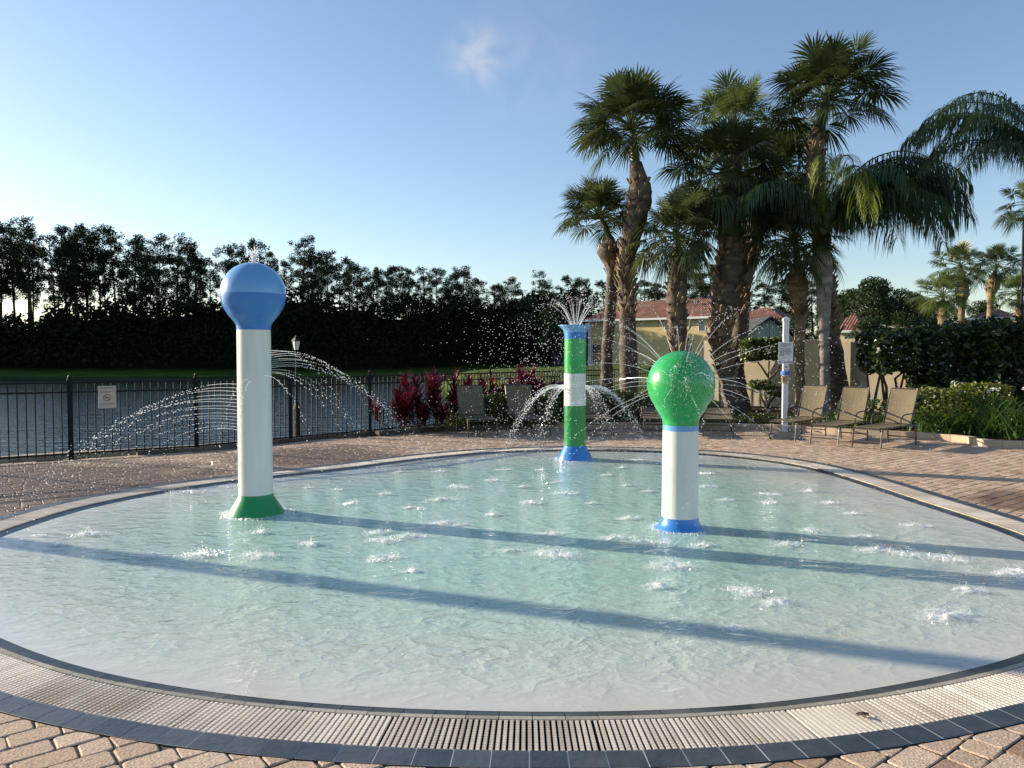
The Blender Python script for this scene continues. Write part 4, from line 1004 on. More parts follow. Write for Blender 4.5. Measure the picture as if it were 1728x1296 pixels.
# gabled outbuilding
d3 = 55; g3 = empty('outbuilding', (X(1298, d3), d3, 0), label='grey green boarded gable with a dark roof behind the topiary shrub', cat='outbuilding')
ox = X(1298, d3); a, b, c = X(1250, d3)-ox, X(1346, d3)-ox, 0; mb = MB(); nb = 26
for i in range(nb):
    x0 = a+(b-a)*i/nb; x1 = a+(b-a)*(i+1)/nb-.02; top = lambda x: Z(539, d3)-(Z(539, d3)-Z(575, d3))*abs(x)/(b if x > 0 else -a)
    mb.add([(x0, 0, -1), (x1, 0, -1), (x1, 0, top(x1)), (x0, 0, top(x0)), (x0, .05, -1), (x1, .05, -1), (x1, .05, top(x1)), (x0, .05, top(x0))], [(0, 1, 2, 3), (1, 5, 6, 2), (4, 0, 3, 7)], random.random())
mb.box(a, b, .055, 5, -1, Z(575, d3)-.05); mb.build('wall', M['board'], g3)
mb = MB()
for s, e in ((-1, a-.35), (1, b+.35)):
    za, zb_ = Z(538, d3)+.05, Z(575, d3)-.05
    mb.add([(0, -.3, za), (e, -.3, zb_), (e, 5.2, zb_), (0, 5.2, za), (0, -.3, za+.14), (e, -.3, zb_+.14), (e, 5.2, zb_+.14), (0, 5.2, za+.14)], [(3, 2, 1, 0), (4, 5, 6, 7), (0, 1, 5, 4), (1, 2, 6, 5), (2, 3, 7, 6), (3, 0, 4, 7)])
mb.build('roof', M['darkroof'], g3)
def small_house(px0, px1, pe, pr, d_, lab, wm=M['cream'], hip=None):
    o_ = X((px0+px1)/2, d_); r_ = empty('house', (o_, d_, 0), -PH, label=lab, cat='house'); mb = MB(); mb.box(XU(px0, d_, (px0+px1)/2), XU(px1, d_, (px0+px1)/2), 0, 8, -1, Z(pe, d_)-.01); mb.build('wall', wm, r_)
    mb = MB(); hiproof(mb, XU(px0, d_, (px0+px1)/2), XU(px1, d_, (px0+px1)/2), 0, 8, Z(pe, d_), Z(pr, d_), hip=hip, ov=.5); mb.build('roof', M['roof'], r_); mb = MB(); mb.box(XU(px0, d_, (px0+px1)/2)-.55, XU(px1, d_, (px0+px1)/2)+.55, -.6, -.51, Z(pe, d_)-.1, Z(pe, d_)+.13); mb.build('fascia', M['trim'], r_)
    window(r_, -1.2, 0, 0, Z(pe, d_)-2.2, Z(pe, d_)-.8)
small_house(1405, 1446, 560, 526, 80, 'red roofed house seen just right of the feathery palm trunk', hip=1.6)
small_house(1504, 1540, 552, 541, 85, 'low red roof showing between the sunlit bush and the hedge', hip=1)
small_house(1640, 1706, 538, 517, 82, 'small red tiled hip roof with a white eave above the right hedge', hip=2.3)

# ------------------------------------------------------------------ garden wall
wz = empty('garden_wall', (6.3, 25.1, 0), -R(36), label='long cream stucco garden wall with a cap behind the planting bed', cat='wall')
z1 = P(1400, 573, 23.6).z
mb = MB(); mb.box(0, 13, 0, .22, -.3, z1-.08); mb.build('panel', M['cream'], wz)
mb = MB(); mb.box(-.05, 13, -.04, .26, z1-.08, z1); mb.build('cap', M['cream'], wz)
for x in (.25, 4.2, 8.2):
    mb = MB(); mb.box(x-.25, x+.25, -.12, -.002, -.3, z1-.085); mb.build('pier', M['cream'], wz)

# ------------------------------------------------------------------ palms
def fan_leaf(mb, pt, hub, fwd, Rr, droop, nseg=36, tone=.5, stem=True, stemmb=None, asp=1.0):
    """costapalmate leaf: petiole from pt to hub, blade spread about fwd"""
    pt, hub, fwd = Vector(pt), Vector(hub), Vector(fwd).normalized()
    side = fwd.cross(Vector((0, 0, 1)))
    if side.length < .15: side = fwd.cross(Vector((0, 1, 0)))
    side.normalize(); nrm = side.cross(fwd).normalized()
    roll = random.uniform(-.5, .5); side, nrm = side*math.cos(roll)+nrm*math.sin(roll), nrm*math.cos(roll)-side*math.sin(roll)
    vs = []; fs = []; b0 = 0
    for i in range(nseg):
        a = R(-128+256*(i+.5)/nseg+random.uniform(-2, 2)); dr = fwd*math.cos(a)+side*math.sin(a)*asp
        Ls = Rr*(.72+.28*math.cos(a*.7))*random.uniform(.88, 1.08)
        root = hub+fwd*(.22*Rr*max(0, math.cos(a)))           # costa
        w0 = Rr*.5*(R(256)/nseg)*.50; pr = dr.cross(nrm).normalized()
        dd = droop*random.uniform(.7, 1.3); fold = nrm*(.10*Rr*abs(math.sin(a)))
        prev = None; q = []
        for t, wv in ((.04, .25), (.5, 1.0), (.78, .62), (1.0, .06)):
            c = root+dr*(Ls*t)+fold*t; c.z -= dd*Ls*t**2.6
            if t > .55: c.z -= dd*Ls*.25*(t-.55)/.45; 
            q += [c-pr*w0*wv, c+pr*w0*wv]
        vs += q; fs += [(b0+2*k, b0+2*k+1, b0+2*k+3, b0+2*k+2) for k in range(3)]; b0 += 8
    mb.add(vs, fs, min(1, max(0, tone+random.uniform(-.12, .12))))
    if stemmb is not None:
        mid = pt.lerp(hub, .5)+Vector((0, 0, .06)); stemmb.tube([pt, mid, hub, hub+fwd*.25*Rr-Vector((0, 0, .04*Rr))], [.022, .014, .012, .005], 4)
def sabal_crown(c, rad, n=38, seed=1, squash=1.0, droop=.32, low=-50, high=85, lopsided=(0, 0)):
    random.seed(seed); mb = MB(); st = MB(); c = Vector(c)
    for i in range(n):
        t = (i+.5)/n; el = R(high-(high-low)*t**.85+random.uniform(-7, 7)); az = i*2.39996+random.uniform(-.2, .2)
        dr = Vector((math.cos(az)*math.cos(el), math.sin(az)*math.cos(el), math.sin(el)*squash))
        pl = rad*random.uniform(.42, .70); Rr = rad*random.uniform(.36, .47)
        if el > R(55): pl *= .75
        hub = c+dr*pl+Vector((lopsided[0]*t, lopsided[1]*t, -.06*rad*t)); f = (dr+Vector((0, 0, .08-.32*t))).normalized()
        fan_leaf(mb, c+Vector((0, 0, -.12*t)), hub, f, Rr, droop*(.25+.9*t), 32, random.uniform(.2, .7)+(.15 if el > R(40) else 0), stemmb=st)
    return mb, st
def boots(mb, path, r0, r1, s0, s1, dens=1.0, size=1.0):
    """criss-cross leaf bases on a trunk"""
    P_, tot = resample(path, 60, closed=False) if False else (path, tot_len(path))
    s = s0*tot; k = 0
    while s < s1*tot:
        p, t = sample_path([Vector(x) for x in path], s); f = (s-s0*tot)/((s1-s0)*tot+1e-6); r = r0+(r1-r0)*f
        m_ = max(5, int(6*dens))
        for j in range(m_):
            a = 2*PI*(j+.5*(k % 2))/m_+random.uniform(-.15, .15); o = Vector((math.cos(a), math.sin(a), 0)); sd_ = Vector((-math.sin(a), math.cos(a), 0))
            Ln = .27*size*random.uniform(.55, 1.25); wd_ = .075*size*random.uniform(.8, 1.2); b = p+o*r*.82; out_ = random.uniform(.25, .75)
            e = b+(Vector((0, 0, 1))+o*out_)*Ln*.8; th_ = o*.03*size
            sk = sd_*random.choice((-1, 1))*.05*size
            vs = [b-sd_*wd_, b+sd_*wd_, b+sd_*wd_*.9-th_*.5-Vector((0, 0, .05)), b-sd_*wd_*.9-th_*.5-Vector((0, 0, .05)), e-sd_*wd_*.5+sk, e+sd_*wd_*.5+sk, e+sd_*wd_*.4+th_+sk, e-sd_*wd_*.4+th_+sk]
            mb.add(vs, [(0, 1, 5, 4), (3, 2, 6, 7), (0, 3, 7, 4), (1, 2, 6, 5), (4, 5, 6, 7)], random.random())
        s += .105*size; k += 1
def sabal(name, trunk_px, depth, widths, crown_px, rad_px, boots_rng, lab, seed, tm='bark', cm='frond', n=38, zb=0.0, droop=.32, low=-50, high=85, squash=1.0, bsize=1.0, cd=0.0, group='sabal palms in the planting bed', cat='palm tree'):
    pts = [P(x, y, depth) for x, y in trunk_px]; pts[-1].z = min(pts[-1].z, zb); rs = [w_/2*depth/F for w_ in widths]
    pts = pts[::-1]; rs = rs[::-1]; base = pts[0].copy(); root = empty(name, base, label=lab, cat=cat, group=group)
    loc = [p-base for p in pts]
    # refine
    fine, tt = resample([Vector((p.x, p.z)) for p in loc], 42, closed=False)
    cum = [0]
    for a, b in zip(loc, loc[1:]): cum.append(cum[-1]+(b-a).length)
    rad = [float(np.interp(cum[-1]*i/41, cum, rs)) for i in range(42)]
    path = [Vector((q.x, 0, q.y)) for q in fine]; path[0].z -= .2; rad[0] *= 1.2
    mb = MB(); random.seed(seed); mb.tube(path, rad, 14, jitter=.22); mb.build('trunk', M[tm], root, smooth=True)
    if boots_rng:
        bm_ = MB()
        i0, i1 = boots_rng
        ra, rb_ = float(np.interp(i0, [i/41 for i in range(42)], rad)), float(np.interp(i1, [i/41 for i in range(42)], rad))
        boots(bm_, path, ra, rb_, i0, i1, size=bsize, dens=max(1, ra/.18)); bm_.build('leaf_bases', M['boot'], root)
    cc = P(crown_px[0], crown_px[1], depth+cd)-base; R_ = rad_px*depth/F
    top = path[-1]
    cmb, st = sabal_crown(cc, R_, n, seed, squash, droop, low, high)
    random.seed(seed)
    if (cc-top).length > .15: st.tube([top-Vector((0, 0, .1)), top.lerp(cc, .5), cc], [rad[-1]*.9, rad[-1]*.7, rad[-1]*.35], 10)
    cmb.build('crown', M[cm], root); st.build('leaf_stalks', M['frond_y'], root)
    return root
SP = 'sabal palms in the planting bed'
sabal('palm_tree', [(1072, 275), (1080, 330), (1066, 400), (1056, 450), (1058, 520), (1060, 600), (1062, 690)], 20.5, [20, 42, 30, 24, 26, 29, 34], (1066, 212), 108, (.42, .93), 'tall palm with a full round fan crown and shaggy upper trunk, left of group', 101, n=58, low=-24, squash=.85)
sabal('palm_tree', [(1030, 402), (1027, 425), (1034, 455), (1030, 520), (1024, 600), (1022, 690)], 21.5, [14, 38, 20, 19, 18, 22], (1012, 362), 84, (.80, .96), 'shorter palm leaning left, farthest left of the group, small fan crown', 102, n=46, low=-18, squash=.75)
sabal('palm_tree', [(1143, 432), (1144, 470), (1141, 520), (1146, 600), (1146, 700)], 19.8, [20, 33, 32, 26, 28], (1142, 395), 86, (.32, .97), 'short palm with drooping crown behind the green headed column', 103, n=46, low=-45, droop=.6)
sabal('palm_tree', [(1236, 400), (1232, 450), (1222, 520), (1216, 580), (1228, 640), (1246, 692)], 20.6, [38, 50, 42, 30, 28, 38], (1225, 285), 108, (.25, .97), 'massive thick trunked palm at the centre of the group with a dense dark crown', 104, n=60, low=-62, droop=.6, bsize=1.3)
sabal('palm_tree', [(1240, 260), (1245, 400), (1250, 540), (1240, 620), (1252, 690)], 22.2, [20, 24, 26, 28, 34], (1240, 212), 84, (.4, .9), 'palm with light green upright fronds rising behind the thick trunked palm', 105, cm='frond_y', n=36, low=-30, droop=.35)
sabal('palm_tree', [(1382, 215), (1376, 260), (1384, 400), (1396, 500), (1408, 600), (1422, 692)], 21.4, [22, 24, 24, 26, 28, 34], (1398, 162), 112, (.3, .95), 'tallest palm of the group with a wide ragged fan crown against the sky', 106, n=50, low=-26, squash=.85)
sabal('palm_tree', [(1347, 445), (1346, 480), (1350, 520), (1349, 600), (1352, 690)], 20.2, [16, 37, 19, 15, 17], (1340, 402), 92, (.66, .96), 'slender palm with an orange brown booted top beside the white sign post', 107, tm='warmbark', n=48, low=-48, droop=.5)
# dark crown filling the heart of the group
sabal('palm_tree', [(1296, 330), (1272, 420), (1246, 520), (1240, 600), (1250, 692)], 24.0, [20, 22, 24, 26, 30], (1310, 290), 88, (.4, .9), 'dark crowned palm half hidden between the thick trunk and the tallest palm', 108, n=64, low=-65, droop=.6)

def queen_frond(mb, st, base, az, el, Lf, curl=1.6, droop=.9, tone=.4, leaf=.62, npair=104, gather=0.0):
    p = Vector(base); pit = el; n = 26; step = Lf/n; pts_ = [p.copy()]; dirs = []
    for i in range(n):
        d = Vector((math.cos(az)*math.cos(pit), math.sin(az)*math.cos(pit), math.sin(pit))); p = p+d*step; pts_.append(p.copy()); dirs.append(d); pit -= curl*(.4+1.2*i/n)/n
        pit = max(pit, R(-86))
    st.tube(pts_[::2], [.028*(1-.85*i/13) for i in range(len(pts_[::2]))], 5)
    side = Vector((-math.sin(az), math.cos(az), 0)); vs = []; fs = []; b0 = 0
    for k in range(npair):
        t = .13+.87*(k+random.random()*.6)/npair; f = min(n-1, t*n); i = int(f); c = pts_[i].lerp(pts_[i+1], f-i); d = dirs[min(i, n-1)]
        Ll = leaf*(math.sin(PI*min(1, (t*.86+.10)))**.55)*random.uniform(.8, 1.12)
        for s in (-1, 1):
            u = side*s*random.uniform(.35, 1.0)+d*random.uniform(.25, .65)+Vector((0, 0, random.uniform(.0, .55))); u.normalize()
            wv = .0115; pr = u.cross(Vector((0, 0, 1))); 
            if pr.length < .1: pr = side.copy()
            pr.normalize(); dr = droop*random.uniform(.8, 1.25); q = []
            for tt, ww in ((0, .5), (.35, 1), (.7, .8), (1, .1)):
                x = c+u*(Ll*tt*(1-.35*tt*dr)); x.z -= dr*Ll*(tt**1.9)*.95; q += [x-pr*wv*ww, x+pr*wv*ww]
            vs += q; fs += [(b0+2*j, b0+2*j+1, b0+2*j+3, b0+2*j+2) for j in range(3)]; b0 += 8
    mb.add(vs, fs, min(1, max(0, tone+random.uniform(-.1, .1))))
def queen(trunk_px, depth, widths, crown_px, fr, lab, seed, zb=0.0, tm='palebark'):
    pts = [P(x, y, depth) for x, y in trunk_px][::-1]; pts[0].z = min(pts[0].z, zb); rs = [w_/2*depth/F for w_ in widths][::-1]; base = pts[0].copy()
    root = empty('queen_palm', base, label=lab, cat='palm tree'); loc = [p-base for p in pts]; loc[0].z -= .2
    fine, tt = resample([Vector((p.x, p.z)) for p in loc], 40, closed=False); cum = [0]
    for a, b in zip(loc, loc[1:]): cum.append(cum[-1]+(b-a).length)
    rad = [float(np.interp(cum[-1]*i/39, cum, rs)) for i in range(40)]; random.seed(seed)
    mb = MB(); mb.tube([(q.x, 0, q.y) for q in fine], rad, 14, jitter=.12); mb.build('trunk', M[tm], root, smooth=True)
    cc = P(*crown_px, depth)-base; dk, yl, st = MB(), MB(), MB()
    for (az, el, Lf, curl, sunny, leaf) in fr:
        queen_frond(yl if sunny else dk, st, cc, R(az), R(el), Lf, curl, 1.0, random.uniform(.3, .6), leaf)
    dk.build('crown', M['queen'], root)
    if yl.n: o = yl.build('sunlit_frond', M['queen_y'], root); o['label'] = 'hanging frond with sunlight painted in as bright yellow green'
    st.build('frond_stalks', M['frond_y'], root); return root
FR = [(0, 62, 4.4, 2.3, 0, 1.0), (-8, 50, 4.2, 2.2, 0, 1.0), (12, 40, 4.2, 2.1, 0, .8), (-20, 68, 4.4, 2.6, 0, .8), (25, 58, 4.4, 2.3, 0, .8), (-35, 48, 3.6, 2.3, 0, .8), (40, 70, 4, 2.4, 0, .7), (5, 76, 4.7, 2.6, 0, .75),
      (180, 60, 3.3, 2.6, 0, .75), (165, 72, 3.6, 2.8, 0, .75), (200, 66, 3.2, 2.6, 0, .7), (140, 55, 3.4, 2.4, 0, .7), (90, 70, 4.0, 2.4, 0, .7), (110, 50, 3.6, 2.2, 0, .7), (70, 55, 3.8, 2.2, 0, .7), (155, 60, 3.4, 2.6, 0, .75), (-60, 75, 3.4, 2.9, 0, .7),
      (-95, 84, 4.3, 4.2, 1, .62), (-112, 85, 4.4, 4.3, 1, .6), (-84, 83, 3.8, 4.2, 1, .6),
      (2, 70, 4.6, 2.5, 0, 1.15), (-6, 74, 4.2, 2.5, 0, 1.15), (10, 64, 3.6, 2.4, 0, 1.1), (-12, 70, 3.6, 2.6, 0, 1.15), (-4, 56, 3.9, 2.2, 0, 1.1), (8, 48, 3.5, 2.1, 0, 1.0), (-14, 58, 4.1, 2.3, 0, .95), (18, 66, 4.3, 2.5, 0, .95), (-2, 66, 4.2, 2.4, 0, 1.0), (15, 52, 4.4, 2.1, 0, .95), (-25, 40, 3.3, 2.0, 0, .9), (30, 44, 3.6, 2.1, 0, .95)]
queen([(1388, 425), (1389, 445), (1391, 480), (1390, 560), (1391, 620), (1390, 692)], 19.4, [24, 30, 26, 17, 18, 22], (1390, 395), FR, 'feathery palm with long drooping fronds and a pale trunk, right in the palm group', 120)
random.seed(8)
FR2 = [(176, 68, 3.9, 2.4, 0, .85), (184, 50, 3.4, 2.1, 0, .85), (170, 60, 3.6, 2.2, 0, .8), (150, 64, 4.0, 2.3, 0, .8), (205, 58, 3.6, 2.2, 0, .8), (180, 56, 4.0, 2.2, 0, .7), (190, 70, 4.0, 2.5, 0, .65), (200, 32, 3.4, 1.9, 0, .7), (168, 44, 3.3, 2.0, 0, .65), (0, 60, 4, 2.2, 0, .7), (30, 50, 4, 2.2, 0, .7), (-30, 50, 4, 2.2, 0, .7), (90, 60, 4, 2.2, 0, .7), (60, 45, 4, 2.2, 0, .7), (-60, 50, 3.6, 2.2, 0, .7)]
queen([(1786, 330), (1790, 420), (1795, 560), (1800, 720)], 17.5, [24, 22, 22, 26], (1778, 290), FR2, 'feathery palm reaching in from the right edge, green fronds against the sky', 121)
# distant palms on the right
DPG = 'distant palms above the right hedge'
for i, (tp_, dp, wd_, cp, rp, br, lab) in enumerate([
    ([(1624, 470), (1626, 495), (1623, 515), (1622, 600)], 42, [12, 20, 10, 11], (1620, 447), 51, (.82, .97), 'distant palm with round crown, middle of the palms above the hedge'),
    ([(1678, 462), (1676, 482), (1672, 505), (1670, 600)], 43, [8, 22, 10, 11], (1681, 447), 48, (.84, .97), 'distant palm with a bulging booted trunk top in front of the small roof'),
    ([(1592, 520), (1592, 545), (1592, 600)], 38, [12, 16, 16], (1590, 497), 50, (.4, .95), 'short distant palm at the left of the palms above the hedge'),
    ([(1722, 515), (1722, 545), (1722, 600)], 38, [12, 16, 16], (1718, 492), 44, (.4, .95), 'short distant palm at the right edge above the hedge'),
    ([(1745, 372), (1746, 420), (1750, 600)], 34, [14, 18, 16], (1742, 345), 54, (.7, .97), 'palm crown poking in at the right edge below the feathery fronds')]):
    sabal('palm_tree', tp_, dp, wd_, cp, rp, br, lab, 130+i, n=30, low=-45, tm='warmbark', zb=.2, group=DPG, cm='frond_y' if i in (0, 2, 3) else 'frond', squash=.85)
lp2 = empty('lamp_post', (*P(1722, 600, 36).xy, 0), label='thin tall lamp post standing at the right edge among distant palms', cat='lamp post')
mb = MB(); ztp = P(1722, 372, 36).z; mb.tube([(0, 0, 0), (0, 0, ztp)], [.09, .05], 8); mb.build('pole', M['black_metal'], lp2); mb = MB(); mb.box(-.35, .35, -.12, .12, ztp, ztp+.12); mb.build('lamp_head', M['black_metal'], lp2)
# palm outside the frame on the left: its trunk throws the long shadow over the near water
o = sabal('palm_tree', [(-640, -60), (-640, 200), (-645, 500), (-648, 742)], 9.3, [38, 36, 38, 48], (-640, -130), 210, None, 'palm on paving outside the left edge of the photo', 140, n=30, tm='palebark')


# ------------------------------------------------------------------ shrubs
def leafy(name, root_loc, boxes, size, m, lab, cat, group=None, stems=(), seed=0, asp=.5, stem_r=.012):
    """boxes: list of (cx,cy,cz,rx,ry,rz,n)"""
    root = empty(name, root_loc, label=lab, cat=cat, group=group); mb = MB()
    for cx, cy, cz, rx, ry, rz, n in boxes:
        d = rng.uniform(-1, 1, (n, 3)); mxv = np.abs(d).max(1); nl = np.linalg.norm(d, axis=1); d = d/((.5*mxv+.5*nl)[:, None])
        rad = (.72+.30*rng.random(n)**.8); rad = rad+.10*np.array([noise.noise(Vector((a*2.5+seed, b*2.5, c*2.5))) for a, b, c in d])
        C = np.array((cx, cy, cz))+d*rad[:, None]*np.array((rx, ry, rz)); C = C[C[:, 2] > .02]
        mb.addnp(leaf_quads(C, size, .2, asp), 4, np.clip(rng.normal(.42, .28, len(C)), 0, 1))
    mb.build('foliage', m, root)
    if stems:
        sm = MB()
        for s_ in stems: sm.tube(s_, [stem_r*(1-.5*i/(len(s_)-1)) for i in range(len(s_))], 6, jitter=.2)
        sm.build('stem', M['stem'], root)
    return root
random.seed(9)
# low clipped hedge behind the left loungers
hx0, hx1 = G(815, 716, .06), G(1235, 712, .06)
def low_hedge(px0, px1, ytop, dpt, lab, hm='hedge', n=8000):
    a, b = P(px0, 600, dpt), P(px1, 600, dpt+.3); zt = P(px0, ytop, dpt).z; c = (a+b)/2; L_ = (b.x-a.x)/2
    core = MB(); core.box(-L_*.92, L_*.92, -.26, .26, .05, zt-.16, tone=.05)
    r_ = leafy('hedge', (c.x, c.y, .02), [(-L_+L_*2*(i+.5)/4, random.uniform(-.05, .05), zt/2+.02, L_/4*1.15, .40, zt/2+random.uniform(-.03, .03), n//4) for i in range(4)], .045, M[hm], lab, 'hedge')
    core.build('twigs', M['stem'], r_)
low_hedge(778, 945, 668, 17.5, 'low leafy hedge behind the two loungers left of the striped column')
low_hedge(946, 1110, 662, 17.9, 'low leafy hedge directly behind the striped column', n=6500)
low_hedge(1112, 1210, 680, 18.6, 'low dark hedge behind the green headed column')
# topiary with two tiers
q = G(1296, 697, .05); dp = q.y; s_ = dp/F
leafy('topiary_shrub', (q.x, q.y, .04), [((1268-1296)*s_, 0, (697-590)*s_, 20*s_, .35, 20*s_, 1500), ((1305-1296)*s_, .05, (697-588)*s_, 34*s_, .4, 19*s_, 2200), ((1330-1296)*s_, .1, (697-592)*s_, 16*s_, .35, 17*s_, 1000), ((1280-1296)*s_, -.1, (697-648)*s_, 17*s_, .25, 9*s_, 420), ((1308-1296)*s_, -.05, (697-660)*s_, 16*s_, .25, 10*s_, 380)], .055, M['hedge'],
      'clipped shrub with a flat topped crown on a bare stem against the cream wall', 'shrub', stems=[[(0, 0, 0), (.03, 0, .5), (0, 0, 1.0), (.02, 0, 1.6)], [(0, 0, .9), (.25, 0, 1.2), (.45, 0, 1.5)], [(0, 0, 1.0), (-.2, 0, 1.3), (-.4, 0, 1.55)], [(0, 0, .25), (.2, 0, .5), (.3, 0, .65)], [(-.02, 0, .1), (-.2, 0, .45), (-.3, -.1, .75)], [(.03, 0, .1), (-.1, .05, .6)]], stem_r=.035)
# big dark hedge on the right
def big_hedge(px0, px1, y0, y1, dpt, lab, n, seed=0, legs=4, thick=.85):
    s2 = dpt/F; cx = (px0+px1)/2; b = P(cx, 600, dpt); zt, zb_ = P(cx, y0, dpt).z, P(cx, y1, dpt).z; hw = (px1-px0)/2*s2
    st = []
    for k in range(legs):
        x = -hw*.8+hw*1.6*k/max(1, legs-1); st += [[(x, 0, 0), (x+random.uniform(-.1, .1), 0, zb_*.7), (x+random.uniform(-.3, .3), .1, zb_+.5)], [(x, 0, .1), (x+random.uniform(-.4, .4), -.1, zb_*.9), (x+random.uniform(-.5, .5), -.1, zb_+.4)]]
    r_ = leafy('hedge_shrub', (b.x, b.y, .02), [(-hw+hw*2*(i+.5)/3, random.uniform(-.1, .1), (zt+zb_)/2+random.uniform(-.05, .05), hw/3*1.25, thick, (zt-zb_)/2*random.uniform(.93, 1.04), n//3) for i in range(3)], .075, M['bighedge'], lab, 'hedge', 'tall clipped shrubs along the right wall', stems=st, seed=seed, stem_r=.04)
    mb = MB(); 
    for k in range(3):
        cxk = -hw+hw*2*(k+.5)/3; clump(mb, (cxk, .1, (zt+zb_)/2), 1, 500, .12, 0, (hw/3, thick*.65, (zt-zb_)/2*.75), .0)
    mb.build('inner_foliage', M['bighedge'], r_)
big_hedge(1462, 1560, 557, 632, 19.2, 'left end of the tall dark clipped shrubs with bare stems showing the wall', 3600, 1)
big_hedge(1548, 1660, 548, 672, 19.0, 'tall dark clipped shrub in the middle of the right hedge', 5200, 2)
big_hedge(1650, 1780, 533, 695, 18.4, 'tallest dark clipped shrub at the right edge', 6500, 3)
leafy('shrub', (G(1505, 700, .05).x, 18.4, .03), [(-.3, 0, .55, .55, .4, .35, 700), (.5, .1, .5, .5, .4, .35, 600)], .075, M['bighedge'], 'small dark leafy shrub below the left end of the tall hedge', 'shrub')
leafy('shrub', (G(1470, 722, .05).x, 17.2, .03), [(0, 0, .35, .7, .35, .32, 900)], .05, M['hedge'], 'low shrub between the two right raised loungers', 'shrub')
leafy('shrub', (G(1612, 735, .05).x, 16.2, .03), [(0, 0, .60, .75, .5, .34, 1500), (.7, .2, .55, .4, .4, .3, 500)], .05, M['bush_y'], 'golden green shrub right of the farthest right lounger', 'shrub')
leafy('shrub', (G(1722, 740, .05).x+.2, 16.4, .03), [(0, 0, .8, .55, .5, .25, 900)], .05, M['bush_y'], 'golden green shrub cut by the right edge of the photo', 'shrub')
leafy('shrub', (P(772, 600, 17.3).x, 17.3, .03), [(0, 0, .42, .30, .3, .40, 700)], .045, M['hedge'], 'yellow green shrub between the red plants and the first lounger', 'shrub')

def strap_plant(name, loc, n, Lmin, Lmax, wdt, m, lab, cat, group=None, spread=.18, arch=1.0, flowers=0):
    root = empty(name, loc, label=lab, cat=cat, group=group); mb = MB()
    for i in range(n):
        az = random.uniform(0, 2*PI); el = R(random.uniform(38, 88)); L_ = random.uniform(Lmin, Lmax); b = Vector((random.gauss(0, spread), random.gauss(0, spread), 0)); sd_ = Vector((-math.sin(az), math.cos(az), 0)); p = b.copy(); vs = []
        for k in range(7):
            t = k/6; vs += [p-sd_*wdt*(1-t**2.2)*.5, p+sd_*wdt*(1-t**2.2)*.5]; d_ = Vector((math.cos(az)*math.cos(el), math.sin(az)*math.cos(el), math.sin(el))); p = p+d_*L_/6; el -= arch*(.15+.5*t)*.75
        mb.add(vs, [(2*k, 2*k+1, 2*k+3, 2*k+2) for k in range(6)], random.random())
    mb.build('leaves', m, root)
    if flowers:
        f_ = MB(); s2 = MB()
        for i in range(flowers):
            x, y, z = random.gauss(0, .4), random.gauss(0, .25), random.uniform(.75, 1.05); s2.tube([(x*.5, y*.5, 0), (x, y, z)], .006, 4); clump(f_, (x, y, z), .05, 24, .02, 0, (1, 1, .7), .2)
        s2.build('flower_stalk', M['blade'], root); f_.build('flower', M['trim'], root)
    return root
for i, (px, py, n, L1_, sprd, lab, fl) in enumerate([(1688, 737, 420, 1.15, .28, 'largest arching strap-leaved clump in the right bed', 3), (1640, 733, 260, .85, .24, 'strap-leaved clump between the golden shrub and the largest clump', 2), (1590, 735, 220, .75, .22, 'strap-leaved clump just right of the farthest right lounger', 0), (1745, 742, 300, 1.0, .26, 'strap-leaved clump cut by the right edge', 2), (1560, 722, 160, .65, .2, 'small strap-leaved clump behind the farthest right lounger', 0), (1655, 715, 220, .95, .3, 'strap-leaved clump behind the largest one, below the dark hedge', 3), (1712, 712, 220, 1.0, .3, 'back strap-leaved clump near the right edge below the hedge', 2), (1440, 722, 120, .6, .2, 'low grassy clump behind the middle right lounger', 0)]):
    strap_plant('strap_leaf_plant', G(px, py, .06)+Vector((.12, .35, 0)), n, .45, L1_, .028, M['blade'], lab, 'plant', 'strap-leaved clumps in the right bed', sprd, .95, fl)
def cordyline(px, py, ytop, dpt, nst, lab, wx=.28, seed=0):
    random.seed(seed+500); b = P(px, py, dpt); b.z = .05; ztop = P(px, ytop, dpt).z
    root = empty('red_leaf_plant', b, label=lab, cat='plant', group='red-leaved ti plants in the bed'); mb = MB(); st = MB()
    for s in range(nst+2):
        x, y = random.gauss(0, wx*1.15), random.gauss(0, wx*.7); ht = (ztop-.35)*random.uniform(.45, .92) if s else ztop-.40
        st.tube([(x*.3, y*.3, 0), (x*.8, y*.8, ht*.5), (x, y, ht)], [.014, .012, .008], 5)
        for i in range(60):
            t = random.random()**.8; az = random.uniform(0, 2*PI); el = R(78-75*(1-t)+random.uniform(-10, 10)); L_ = random.uniform(.26, .46); wdt = random.uniform(.035, .06); p = Vector((x*(.5+.5*(t*.6+.4)), y, ht*(.28+.72*t)))
            sd_ = Vector((-math.sin(az), math.cos(az), 0)); vs = []
            for k in range(5):
                u = k/4; vs += [p-sd_*wdt*math.sin(PI*(.12+.86*u))*.5, p+sd_*wdt*math.sin(PI*(.12+.86*u))*.5]; p = p+Vector((math.cos(az)*math.cos(el), math.sin(az)*math.cos(el), math.sin(el)))*L_/4; el -= .16
            mb.add(vs, [(2*k, 2*k+1, 2*k+3, 2*k+2) for k in range(4)], min(1, max(0, random.gauss(.35, .25)+.25*(t > .75))))
    mb.build('leaves', M['red'], root); st.build('stem', M['stem'], root)
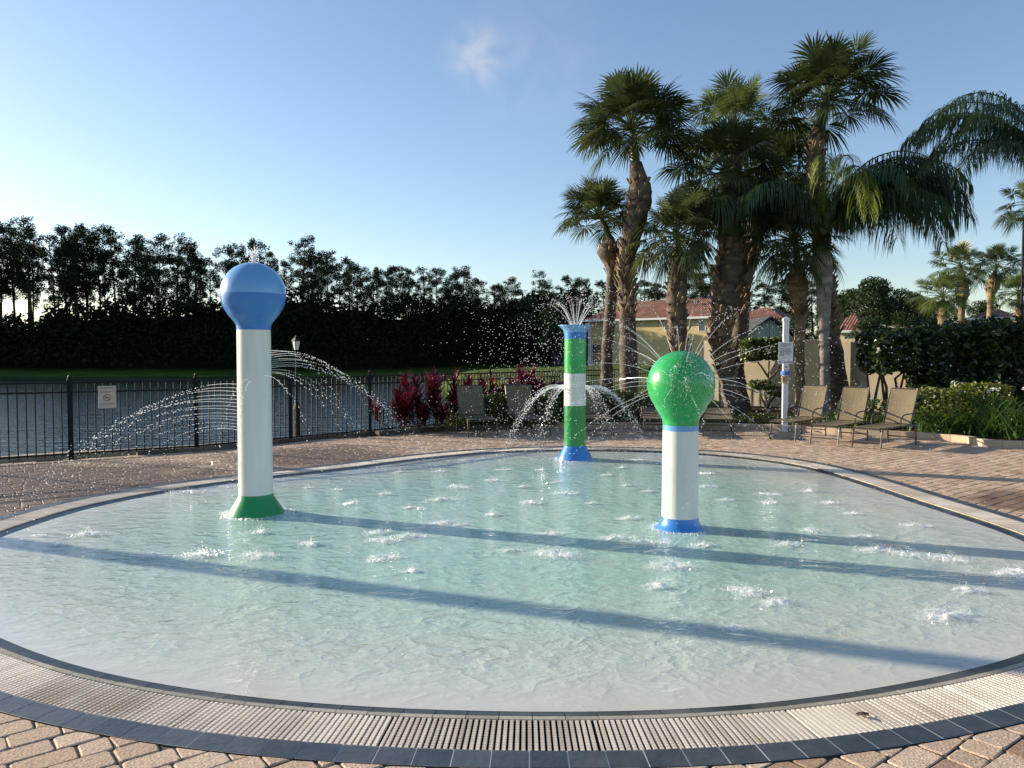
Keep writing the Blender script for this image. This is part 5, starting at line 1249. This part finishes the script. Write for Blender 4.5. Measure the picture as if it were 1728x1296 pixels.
for i, (px, py, yt, dpt, ns, lab) in enumerate([(680, 725, 645, 16.6, 3, 'red-leaved plant, leftmost beside the fence'), (706, 724, 622, 16.8, 4, 'red-leaved plant second from the left beside the fence, upright tips'), (744, 722, 615, 17.0, 6, 'tallest and fullest red-leaved plant left of the first lounger'), (728, 724, 655, 16.5, 3, 'low red-leaved plant in front of the tallest one'),
    (818, 690, 624, 18.3, 6, 'red-leaved plant behind the first lounger'), (838, 690, 634, 18.4, 5, 'lower red-leaved plant between the first two loungers'), (878, 690, 618, 18.4, 6, 'red-leaved plant just behind the second lounger'), (906, 690, 606, 18.5, 7, 'big red-leaved plant left of the striped column'), (936, 690, 632, 18.4, 5, 'small red-leaved plant touching the striped column from the left'), (1000, 690, 640, 18.6, 3, 'small red-leaved plant just right of the striped column')]):
    cordyline(px, py, yt, dpt, ns, lab, wx=.25, seed=i)
# ground cover along the bed edge
mb = MB(); n = 5200
px = rng.uniform(1085, 1728, n); t = rng.random(n); C = []
for a, b in zip(px, t):
    g_ = G(a, 716 if a < 1600 else 736, .06); C.append((g_.x+rng.normal()*.1, g_.y+b*2.2, .08+.12*rng.random()*(noise.noise(Vector((g_.x*2, g_.y*2+b*4, 0)))+.6)))
mb.addnp(leaf_quads(np.array(C), .035, .2), 4); mb.build('ground_cover', M['hedge'], kind='stuff', label='sparse low leaves scattered over the mulch of the planting bed', cat='ground cover')
# rough grass by the lake edge seen through the fence
mb = MB(); C = []; 
for i in range(2600):
    a = random.uniform(570, 770); g_ = G(a, 726, -.1); y = g_.y+random.uniform(.9, 2.6); x = g_.x+random.gauss(0, .2); z = terr(x, y)
    if z < -1.05: continue
    C.append((x, y, z+.05))
C = np.array(C); mb2 = MB()
for c in C:
    az = random.uniform(0, 6.28); l = random.uniform(.1, .3); c = Vector(c); s_ = Vector((math.cos(az), math.sin(az), 0))*.008; mb2.add([c-s_, c+s_, c+Vector((random.gauss(0, .06), random.gauss(0, .06), l))], [(0, 1, 2)], random.random())
mb2.build('rough_grass', M['blade'], kind='stuff', label='tuft of rough grass on the lake edge behind the fence', cat='grass')

# a dry leaf lying on the grate
q = G(1457, 1208, .004); mb = MB(); random.seed(3)
vs = []; n = 12
for lay in (0, .0015):
    for i in range(n):
        a = 2*PI*i/n; rr_ = .022*(1+.35*math.sin(3*a)); vs.append((rr_*math.cos(a)*1.2, rr_*math.sin(a)*.8, lay+.012*abs(math.sin(a))))
mb.add(vs, [tuple(range(n))[::-1], tuple(range(n, 2*n))]+[(i, (i+1) % n, n+(i+1) % n, n+i) for i in range(n)]); mb.build('dry_leaf', M['stem'], loc=q, label='small dry brown leaf lying on the pale grate near the right corner', cat='leaf')
